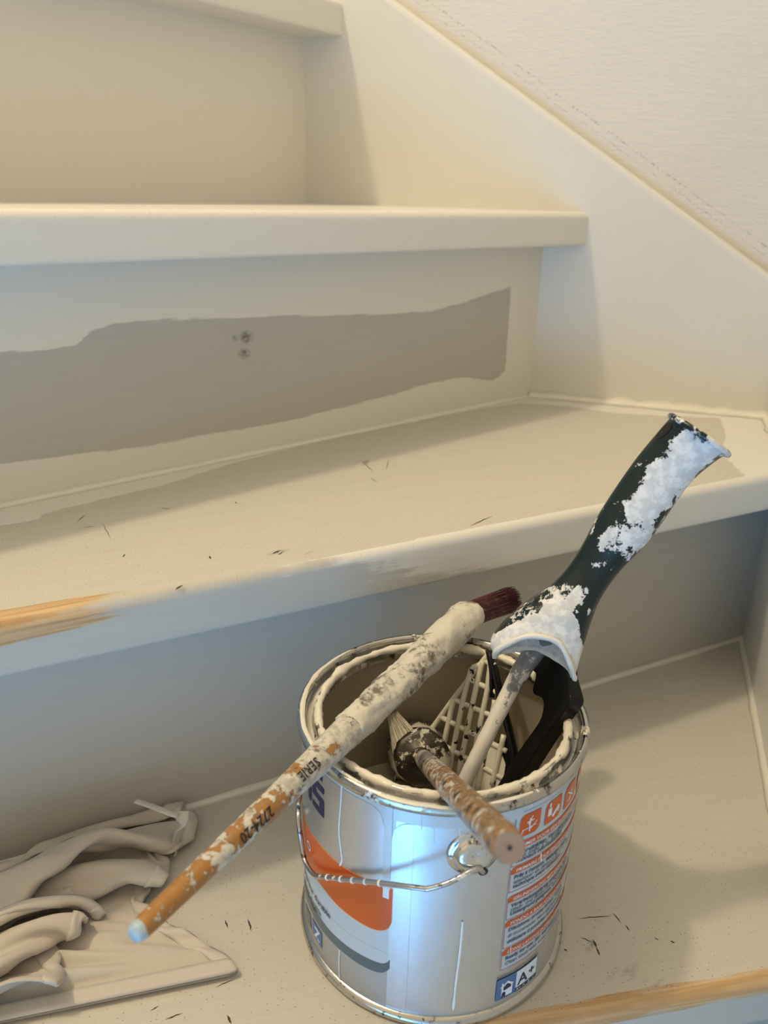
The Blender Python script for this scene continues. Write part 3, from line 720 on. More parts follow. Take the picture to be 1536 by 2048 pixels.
# ------------------------------------------------------------------ brushes and tools
def depth(P): return float((np.asarray(P) - EYE) @ FW)
def along(A, D, q):
    """parameter on the line A + D s that passes nearest the sight line through a measured point"""
    v = ray(q); w = EYE - A; b = D @ v; d = D @ w; e = v @ w
    return float((-b * e + d) / (1 - b * b)) if False else float((b * e - d) / (b * b - 1)) * 1.0
def wood_painted(name, wood1, wood2, c0, c1, paint=(.66, .64, .58), paint2=(.42, .40, .35), dark=.0, tip=None, rings=False):
    """varnished handle; paint cover grows from c0 at the tip to c1 at the ferrule"""
    k = N(name); at = k.attr('loc').outputs['Vector']; co = k.coord(); sx = k.n('ShaderNodeSeparateXYZ'); k.l(at, sx.inputs[0])
    a = k.noise(co, 70, 5, .65); b = k.noise(co, 260, 4, .65); g = k.noise(co, 24, 3, .5)
    wc = k.mix(g, wood1, wood2)
    if rings:
        wv = k.noise(at, 1, 4, .7, sc=(150, 1.2, 0)); wc = k.mix(k.ss(wv, .53, .60), wc, (.045, .034, .026))
        wv2 = k.noise(at, 1, 4, .7, sc=(210, 1.6, 3)); a = k.math('ADD', k.math('MULTIPLY', a, .4), k.math('MULTIPLY', wv2, .6))
    n_ = k.math('ADD', k.math('MULTIPLY', a, .72), k.math('MULTIPLY', b, .28))
    thr = k.n('ShaderNodeMapRange'); k.l(sx.outputs[2], thr.inputs[0]); thr.inputs[3].default_value = c0; thr.inputs[4].default_value = c1
    m = k.ss(k.math('SUBTRACT', n_, thr.outputs[0]), -.012, .02)
    pc = k.mix(k.ss(b, .38, .62), paint2, paint)
    c = k.mix(m, wc, pc)
    if dark: c = k.mix(k.math('MULTIPLY', k.ss(k.noise(co, 150, 4, .7), .60, .66), dark), c, (.05, .045, .035))
    if tip: c = k.mix(k.ss(k.math('ADD', sx.outputs[2], k.math('MULTIPLY', a, .05)), .055, .045), c, tip)
    k.base(c); k.set(Roughness=k.math('ADD', .34, k.math('MULTIPLY', m, .25))); k.bump(k.math('ADD', m, k.math('MULTIPLY', b, .9)), .7, .0009); return k.m
def rad_px(tab, F=FPX):
    return interp(tab)
# --- long flat brush lying across the can
A1 = atz((658, 1498), H + .0080); A2 = atz((880, 1286), H + .0105); D1 = (A2 - A1) / np.linalg.norm(A2 - A1)
def p1(q): return A1 + D1 * along(A1, D1, q)
brush = empty('paintbrush', (0, 0, 0), 'long paint-crusted brush with maroon bristles lying across the can rim', 'paintbrush')
e0 = p1((264, 1870)); e1 = p1((700, 1458)); e2 = p1((942, 1228)); e3 = p1((1024, 1150))
def rpx(P, w): return w * .5 * depth(P) / FPX
def path_between(a, b, n): return [a + (b - a) * i / n for i in range(n + 1)]
hr = interp([(0, rpx(e0, 30)), (.012, rpx(e0, 42)), (.04, rpx(e0, 47)), (.3, rpx(p1((390, 1750)), 51)), (.7, rpx(p1((580, 1572)), 57)), (1, rpx(e1, 65))])
HB1 = wood_painted('brush_handle_varnish_paint', (.30, .135, .030), (.46, .23, .065), .580, .40, paint=(.62, .60, .53), dark=.7, tip=(.40, .52, .60))
tube('handle', path_between(e0, e1, 90), hr, HB1, brush, 28, disp=lambda L, a: .0005 * fbm(L * 130, math.cos(a) * 2, math.sin(a) * 2) * smooth(.05, .2, L))['label'] = 'orange varnished handle half covered in dried paint'
FER = N('ferrule_dried_paint'); _co = FER.coord(); _a = FER.noise(_co, 42, 5, .6); _b = FER.noise(_co, 210, 4, .65)
_c = FER.mix(FER.ss(_a, .50, .58), FER.mix(_b, (.58, .55, .47), (.72, .695, .61)), FER.mix(FER.ss(_b, .40, .60), (.16, .145, .115), (.60, .58, .52))); FER.base(_c); FER.set(Roughness=.6); FER.bump(FER.math('ADD', _a, FER.math('MULTIPLY', _b, .6)), .9, .0016)
fr = interp([(0, rpx(e1, 65)), (.25, rpx(p1((760, 1400)), 69)), (.55, rpx(p1((835, 1330)), 71)), (.8, rpx(p1((895, 1272)), 72)), (.94, rpx(e2, 69)), (1.0, rpx(e2, 60))])
tube('ferrule', path_between(e1 - D1 * .001, e2, 70), fr, FER.m, brush, 40, disp=lambda L, a: .0014 * fbm(L * 55, math.cos(a) * 1.3, math.sin(a) * 1.3 + 4) + .0005 * fbm(L * 300, math.cos(a) * 5, math.sin(a) * 5))['label'] = 'ferrule caked in dried cream paint'
def bristles(name, base, dirv, length, r0, r1, n, mat, parent, thick=.00035, flat=1.0, up=None, jag=.25, lab=None):
    d = Vector(dirv).normalized(); u = Vector(up) if up is not None else d.orthogonal(); u = (u - d * u.dot(d)).normalized(); w = d.cross(u); v = []; f = []
    for i in range(n):
        rr = math.sqrt(random.random()); a = random.random() * 2 * math.pi; x, y = rr * math.cos(a), rr * math.sin(a) * flat
        L = length * (1 - jag * random.random() * (.4 + .6 * rr)); p = [];
        bx = [random.gauss(0, .0006), random.gauss(0, .0006)]
        for t in (0, .5, 1):
            R_ = r0 + (r1 - r0) * t; c = Vector(base) + d * L * t + u * (x * R_ + bx[0] * t * t) + w * (y * R_ + bx[1] * t * t); th = thick * (1 - .6 * t); k = len(v)
            for j in range(3): v.append(c + u * th * math.cos(j * 2.094) + w * th * math.sin(j * 2.094))
        k = len(v) - 9
        for s in (0, 3):
            for j in range(3): f.append((k + s + j, k + s + (j + 1) % 3, k + s + 3 + (j + 1) % 3, k + s + 3 + j))
        f.append((k + 6, k + 7, k + 8))
    o = mesh(name, v, f, mat, parent); o['kind'] = 'stuff'
    if lab: o['label'] = lab
    return o
MAROON = N('bristle_maroon'); MAROON.base(MAROON.mix(MAROON.ss(MAROON.noise(MAROON.coord(), 700, 2), .5, .7), (.075, .012, .016), (.30, .11, .11))); MAROON.set(Roughness=.4)  # lighter flecks are highlights put into the bristle colour
DB = atz((1028, 1196), e3[2] - .004) - e2; BL = float(np.linalg.norm(DB)); DB = DB / BL
bristles('bristles', e2 - DB * .004, DB, BL + .004, rpx(e2, 50), rpx(e3, 46), 1500, MAROON.m, brush, thick=.00040, jag=.16, lab='stiff maroon bristles')
INK = plain('stamped_ink', (.015, .013, .012), .6)
def line_text(s, A, B, radf, off, size, updir, parent, mat, bold=.015, flip=False):
    """stamp lettering on a round handle from A towards B; updir is the outward side it is stamped on"""
    A = Vector(A); B = Vector(B); d = (B - A).normalized(); n = Vector(updir); n = (n - d * n.dot(d)).normalized(); g = n.cross(d)
    cu = bpy.data.curves.new('t', 'FONT'); cu.body = s; cu.size = size; cu.offset = bold * size; cu.resolution_u = 2
    to = bpy.data.objects.new('t', cu); COL.objects.link(to); me = bpy.data.meshes.new_from_object(to); bpy.data.objects.remove(to); bpy.data.curves.remove(cu)
    for v in me.vertices:
        x, y = v.co.x, v.co.y - size * .35 + off; a = y / radf; v.co = A + d * x + (n * math.cos(a) + g * math.sin(a)) * (radf + .00055)
    me.name = 'stamped_lettering'; o = bpy.data.objects.new('stamped_lettering', me); COL.objects.link(o); me.materials.clear(); me.materials.append(mat); o.parent = parent; return o
tc = Vector(EYE) - Vector(p1((500, 1660))); 
line_text('2724-20', p1((528, 1622)), e0, rpx(p1((500, 1648)), 54), .0022, .0062, tc, brush, INK)
line_text('SERIE', p1((622, 1532)), e0, rpx(p1((600, 1553)), 59), .0005, .0062, tc, brush, INK)
# --- round brush standing in the can with its handle towards the viewer
B1 = atz((905, 1577), H + .0085); E1 = atd((1019, 1695), .272); D2 = (B1 - E1) / np.linalg.norm(B1 - E1)
rb = empty('round_paintbrush', (0, 0, 0), 'round brush with short spattered wooden handle pointing out of the can', 'paintbrush')
HL = along(E1, D2, (846, 1515)); RH = 38 * depth(E1) / FPX
HB2 = wood_painted('round_handle_spattered', (.26, .145, .062), (.36, .21, .095), .55, .45, paint=(.58, .56, .52), paint2=(.36, .34, .31), rings=True)
rr2 = interp([(0, RH * .84), (.012, RH * .95), (.03, RH), (.5, RH * 1.02), (.85, RH * .98), (1, RH * .92)])
tube('handle', path_between(E1, E1 + D2 * HL, 80), rr2, HB2, rb, 32, disp=lambda L, a: .0003 * fbm(L * 200, math.cos(a) * 2, math.sin(a) * 2))['label'] = 'spattered wooden handle with a sawn round end'
ENDW = N('handle_end_grain'); _q = ENDW.noise(ENDW.coord(), 300, 4); ENDW.base(ENDW.mix(_q, (.24, .175, .13), (.34, .26, .205))); ENDW.set(Roughness=.7)
dv = Vector(D2); uu = dv.orthogonal().normalized(); ww = dv.cross(uu)
def disc(name, c, r, mat, parent, n=32, wob=0):
    v = [c] + [c + (uu * math.cos(2 * math.pi * i / n) + ww * math.sin(2 * math.pi * i / n)) * r * (1 + wob * nz(i * .8, 5)) for i in range(n)]
    return mesh(name, v, [(0, 1 + i, 1 + (i + 1) % n) for i in range(n)], mat, parent)
disc('handle_end', Vector(E1) - dv * .0002, RH * .83, ENDW.m, rb)
disc('end_hole', Vector(E1) - dv * .0004, RH * .14, plain('hole_dark', (.03, .02, .015), .8), rb, 12, .4)
F0 = Vector(E1) + dv * (HL - .006)
CLAMP = splash_metal('round_ferrule_grimy', (.10, .09, .075), .5, .68, (.66, .63, .54))
def lathe_axis(name, prof, mat, parent, o, n=40, wob=0.0):
    v = []
    for i in range(n):
        a = 2 * math.pi * i / n
        for (x, r) in prof:
            k = 1 + wob * fbm(math.cos(a) * 3, math.sin(a) * 3, x * 400); v.append(o + dv * x + (uu * math.cos(a) + ww * math.sin(a)) * r * k)
    return fixn(mesh(name, v, grid_faces(n, len(prof), cu=True), mat, parent))
RF = 57 * depth(F0) / FPX
lathe_axis('ferrule', [(-.001, RH * .9), (.001, RH * 1.08), (.0035, RH * 1.25), (.0050, RF * .80), (.0055, RF * .95), (.008, RF * 1.0), (.020, RF * 1.0), (.022, RF * .95)], CLAMP, rb, F0, wob=.07)['label'] = 'grimy round ferrule'
HAIR = N('bristle_cream'); HAIR.base(HAIR.mix(HAIR.noise(HAIR.coord(), 500, 2), (.42, .37, .27), (.70, .66, .56))); HAIR.set(Roughness=.6)
bristles('bristles', F0 + dv * .014, dv, .040, RF * .92, RF * 1.18, 1600, HAIR.m, rb, thick=.0005, jag=.35, lab='cream bristles clogged with paint')
bristles('bristle_tuft', F0 + dv * .016 + Vector(UP) * RF * .35 - Vector(RT) * RF * .45, dv * .45 + Vector(UP) * .60 - Vector(RT) * .28, .023, RF * .62, RF * .22, 700, HAIR.m, rb, thick=.0005, jag=.5)
lathe_axis('paint_clog', [(.018, RF * .95), (.024, RF * 1.06), (.034, RF * 1.08), (.044, RF * .8), (.048, RF * .3)], CREAM, rb, F0, wob=.12)
# --- black roller grid coated in paint, standing in the can
BLACK = plain('black_plastic', (.006, .006, .007), .38, Specular_IOR_Level=.25)
WETC = N('lattice_paint_coat'); _n1 = WETC.noise(WETC.coord(), 120, 4, .6); WETC.base(WETC.mix(WETC.ss(_n1, .61, .65), (.70, .665, .56), (.02, .02, .02))); WETC.set(Roughness=.22)
grid = empty('roller_grid', (0, 0, 0), 'black plastic roller grid coated with cream paint standing inside the can', 'paint grid')
G0 = atz((982, 1303), .149); G1 = atz((1035, 1562), .092); G2 = atz((862, 1462), .090); GN = np.cross(G1 - G0, G2 - G0); GN /= np.linalg.norm(GN)
if GN @ FW > 0: GN = -GN
def onplane(q, P0, n, lift=0.0):
    v = ray(q); t = ((P0 + n * lift - EYE) @ n) / (v @ n); return EYE + v * t
def bar(pxs, r, mat, name, lift=0.0, rz=None):
    P = [onplane(q, G0, GN, lift) for q in pxs]; P = catmull(P, 5) if len(P) > 2 else path_between(P[0], P[1], 8)
    return tube(name, P, (r, rz or r), mat, grid, 8, up=tuple(GN), disp=lambda L, a: .00022 * fbm(L * 260, math.cos(a), math.sin(a) + r * 1000))
for pxs in ([(967, 1321), (990, 1331)], [(936, 1357), (998, 1387)], [(906, 1398), (1006, 1441)], [(880, 1433), (1014, 1503)], [(858, 1474), (1012, 1560)]):
    bar(pxs, .0017, WETC.m, 'lattice_bar')
for pxs in ([(962, 1328), (938, 1354), (904, 1512), (893, 1570)], [(908, 1398), (890, 1477), (874, 1545)], [(966, 1321), (953, 1373), (934, 1463), (916, 1552)], [(981, 1327), (975, 1379), (958, 1460), (938, 1572)], [(990, 1400), (982, 1450), (966, 1520), (955, 1580)], [(1008, 1470), (985, 1570)]):
    bar(pxs, .0018, WETC.m, 'lattice_bar', .0008)
bar([(982, 1302), (905, 1400), (860, 1463), (800, 1545), (775, 1580)], .0017, WETC.m, 'grid_frame')
bar([(981, 1302), (999, 1385), (1022, 1475), (1040, 1568)], .0034, BLACK, 'grid_frame', -.0005, .0018)
bar([(976, 1300), (983, 1340), (984, 1395)], .0022, BLACK, 'grid_frame', .001, .0012)
gp = [onplane(q, G0, GN, -.0012) for q in ((1002, 1478), (1022, 1470), (1046, 1570), (1000, 1582), (1006, 1530), (985, 1500))]
def slab(name, pts, n, th, mat, parent, bev=0.0):
    k = len(pts); v = [np.array(p) + n * th / 2 for p in pts] + [np.array(p) - n * th / 2 for p in pts]
    f = [tuple(range(k)), tuple(range(2 * k - 1, k - 1, -1))] + [(i, (i + 1) % k, (i + 1) % k + k, i + k) for i in range(k)]
    o = fixn(mesh(name, v, f, mat, parent, sm=False))
    if bev:
        bm = bmesh.new(); bm.from_mesh(o.data); bmesh.ops.bevel(bm, geom=bm.edges[:], offset=bev, segments=3, profile=.6, affect='EDGES'); bm.to_mesh(o.data); bm.free()
    return o
slab('grid_plate', gp, GN, .002, BLACK, grid)
# wet paint web filling the lowest lattice windows
slab('paint_web', [onplane(q, G0, GN, -.0002) for q in ((975, 1492), (992, 1487), (1004, 1508), (1012, 1530), (1008, 1556), (998, 1578), (955, 1590), (962, 1530))], GN, .0012, CREAM, grid)
slab('paint_web', [onplane(q, G0, GN, -.0002) for q in ((944, 1520), (960, 1500), (966, 1530), (952, 1590), (925, 1580))], GN, .0010, CREAM, grid)
# hook arm of the grid
K0 = atz((1085, 1295), .163); K1 = atz((1148, 1400), .156); K2 = atz((1035, 1560), .094); KN = np.cross(K1 - K0, K2 - K0); KN /= np.linalg.norm(KN)
kp = catmull([onplane(q, K0, KN) for q in ((1066, 1322), (1078, 1292), (1100, 1280), (1128, 1290), (1141, 1318), (1143, 1350), (1152, 1384), (1155, 1402), (1146, 1420), (1108, 1470), (1066, 1535), (1044, 1566), (1004, 1582), (1034, 1528), (1060, 1488), (1090, 1446), (1099, 1418), (1096, 1398), (1080, 1390), (1078, 1376), (1084, 1350), (1068, 1338))], 3)
slab('hook_arm', kp, KN, .009, BLACK, grid, .0012)['label'] = 'glossy black plastic hook arm'
# --- roller handle
GREEN = N('handle_green_splattered'); _at = GREEN.attr('cover').outputs['Fac']; _c0 = GREEN.coord()
_n = GREEN.math('ADD', GREEN.math('MULTIPLY', GREEN.noise(_c0, 60, 6, .72), .7), GREEN.math('MULTIPLY', GREEN.noise(_c0, 260, 4, .7), .3))
_m = GREEN.ss(GREEN.math('ADD', _at, GREEN.math('MULTIPLY', GREEN.math('SUBTRACT', _n, .5), 3.6)), -.02, .04)
_g = GREEN.noise(_c0, 130, 5, .7); _gc = GREEN.mix(GREEN.ss(_g, .5, .8), (.0008, .0105, .0115), (.008, .030, .038))
_w = GREEN.mix(GREEN.ss(GREEN.noise(_c0, 180, 4, .65), .42, .60), (.60, .60, .60), (.78, .775, .75))
GREEN.base(GREEN.mix(_m, _gc, _w)); GREEN.set(Roughness=GREEN.math('ADD', .28, GREEN.math('MULTIPLY', _m, .3))); GREEN.bump(GREEN.math('ADD', _m, GREEN.math('MULTIPLY', _n, .5)), .6, .0008)
MOUTH = plain('mouth_paint', (.74, .735, .70), .5, bump=(200, .5, .001))
tool = empty('paint_roller', (0, 0, 0), 'dark green roller handle splattered with white paint leaning out of the can', 'paint roller')
Lp = catmull([(990, 1312), (984, 1272), (1038, 1215), (1108, 1163), (1154, 1106), (1202, 1020), (1264, 928), (1314, 866), (1343, 833)], 8)
Rp = catmull([(1149, 1356), (1164, 1302), (1183, 1240), (1204, 1192), (1242, 1140), (1302, 1076), (1376, 972), (1424, 928), (1454, 908)], 8)
def tool_handle():
    n = len(Lp); m = 64; v = []; cov = []; T0, T1 = .445, .428
    def sect(x):
        x = max(0, min(n - 1.0001, x * (n - 1))); i = int(x); f = x - i; l = Lp[i] * (1 - f) + Lp[i + 1] * f; r = Rp[i] * (1 - f) + Rp[i + 1] * f
        t = T0 + (T1 - T0) * (x / (n - 1)); return atd(l, t), atd(r, t)
    ax = Vector(atd((Lp[-1] + Rp[-1]) / 2, T1)) - Vector(atd((Lp[0] + Rp[0]) / 2, T0)); ax.normalize()
    NS = 110
    for i in range(NS + 1):
        for j in range(m):
            a = 2 * math.pi * j / m; c, s = math.cos(a), math.sin(a)
            s0 = .185 * max(0, 1 - abs(c) ** 2.2) if s > 0 else .06 * (1 - abs(c)); x = s0 + (1 - s0) * (i / NS)
            l, r = sect(x); l = Vector(l); r = Vector(r); ctr = (l + r) / 2; hw = (r - l) / 2; dpt = hw.cross(ax).normalized()
            if dpt.dot(Vector(FW)) > 0: dpt = -dpt
            th = min(.0150, hw.length * (.86 if x > .3 else .86 - (.3 - x) * .9))
            e = .8; sg = lambda q: math.copysign(abs(q) ** e, q)
            v.append(ctr + hw * sg(c) + dpt * th * sg(s))
            f = max(-.35 if s > -.2 else -.55, (1 - max(abs(x - .775) / .205, abs(c - .30) / .62)) * 1.1, (.14 - i / NS) / .10 + .3 * (i / NS < .14), .35 - max(abs(x - .30) / .13, abs(c + .35) / .60) * .5, .12 - max(abs(x - .45) / .05, abs(c + .3) / .2) * .5)
            cov.append(max(-.62, min(1.2, f)))
    f = grid_faces(NS + 1, m, cv=True); f.append(tuple(NS * m + j for j in range(m)))
    o = fixn(mesh('handle', v, f, GREEN.m, tool, attrs={'cover': cov})); o['label'] = 'dark green hollow grip splattered white'
    sd = o.modifiers.new('wall', 'SOLIDIFY'); sd.thickness = .0022; sd.offset = -1
    lip = [v[j] for j in range(m)] + [v[0]]; tube('mouth_lip', lip, .0015, MOUTH, tool, 8, caps=False, disp=lambda L, a: .0007 * fbm(L * 160, math.cos(a), math.sin(a)))
    # flared collar at the free end, hanging hole
    l, r = sect(1.0); l = Vector(l); r = Vector(r); ctr = (l + r) / 2; hw = (r - l) / 2; dpt = hw.cross(ax).normalized()
    ring = [ctr + hw * math.cos(2 * math.pi * j / 40) * 1.03 + dpt * min(.015, hw.length) * 1.05 * math.sin(2 * math.pi * j / 40) for j in range(41)]
    tube('end_collar', ring, .0016, GREEN.m, tool, 8, caps=False)
    l, r = sect(.925); l = Vector(l); r = Vector(r); ctr = (l + r) / 2; hw = (r - l) / 2; dpt = hw.cross(ax).normalized(); dpt = -dpt if dpt.dot(Vector(FW)) > 0 else dpt
    hv = []
    for j in range(24):
        a = 2 * math.pi * j / 24; g = 2.55 + .26 * math.cos(a); x = .905 + .052 * math.sin(a); l2, r2 = sect(x); l2 = Vector(l2); r2 = Vector(r2); c2 = (l2 + r2) / 2; h2 = (r2 - l2) / 2
        hv.append(c2 + h2 * 1.012 * math.copysign(abs(math.cos(g)) ** .8, math.cos(g)) + dpt * min(.015, h2.length * .86) * 1.03 * abs(math.sin(g)) ** .8)
    mesh('hanging_hole', hv, [tuple(range(24))], plain('hole_black', (.004, .004, .004), .7), tool)
tool_handle()
RODM = N('rod_paint_grey'); _r1 = RODM.noise(RODM.coord(), 90, 5, .65); _lz = RODM.n('ShaderNodeSeparateXYZ'); RODM.l(RODM.attr('loc').outputs['Vector'], _lz.inputs[0])
_rm = RODM.ss(RODM.math('SUBTRACT', _r1, RODM.math('SUBTRACT', .62, RODM.math('MULTIPLY', _lz.outputs[2], .55))), -.03, .03)
RODM.base(RODM.mix(_rm, RODM.mix(_r1, (.10, .11, .12), (.34, .35, .36)), (.72, .70, .65))); RODM.set(Roughness=.45); RODM.bump(_r1, .5, .0008)
rp = catmull([atz(q, z) for q, z in (((1108, 1262), .184), ((1078, 1292), .173), ((1040, 1345), .158), ((1008, 1405), .144), ((970, 1480), .126), ((930, 1562), .105), ((905, 1612), .090), ((880, 1660), .070))], 8)
tube('wire_arm', rp, interp([(0, .0058), (.2, .0055), (.32, .0045), (.5, .0042), (1, .0042)]), RODM.m, tool, 18, disp=lambda L, a: .0004 * fbm(L * 120, math.cos(a), math.sin(a)))['label'] = 'paint coated roller arm'

# ------------------------------------------------------------------ the rag
rag = empty('rag', (0, 0, 0), 'crumpled off-white cotton rag with hems lying on the lowest tread', 'rag')
CLOTH = N('rag_cotton'); _cc = CLOTH.coord(); _s = CLOTH.noise(_cc, 26, 4, .6)
CLOTH.base(CLOTH.mix(_s, (.52, .465, .395), (.62, .565, .49))); CLOTH.set(Roughness=.9, Sheen_Weight=.15)
CLOTH.bump(CLOTH.math('ADD', CLOTH.noise(_cc, 1500, 2), CLOTH.math('MULTIPLY', CLOTH.noise(_cc, 140, 4), .8)), .35, .0007)
HEMM = plain('rag_hem_cotton', (.60, .55, .485), .9, bump=(700, .4, .0006))
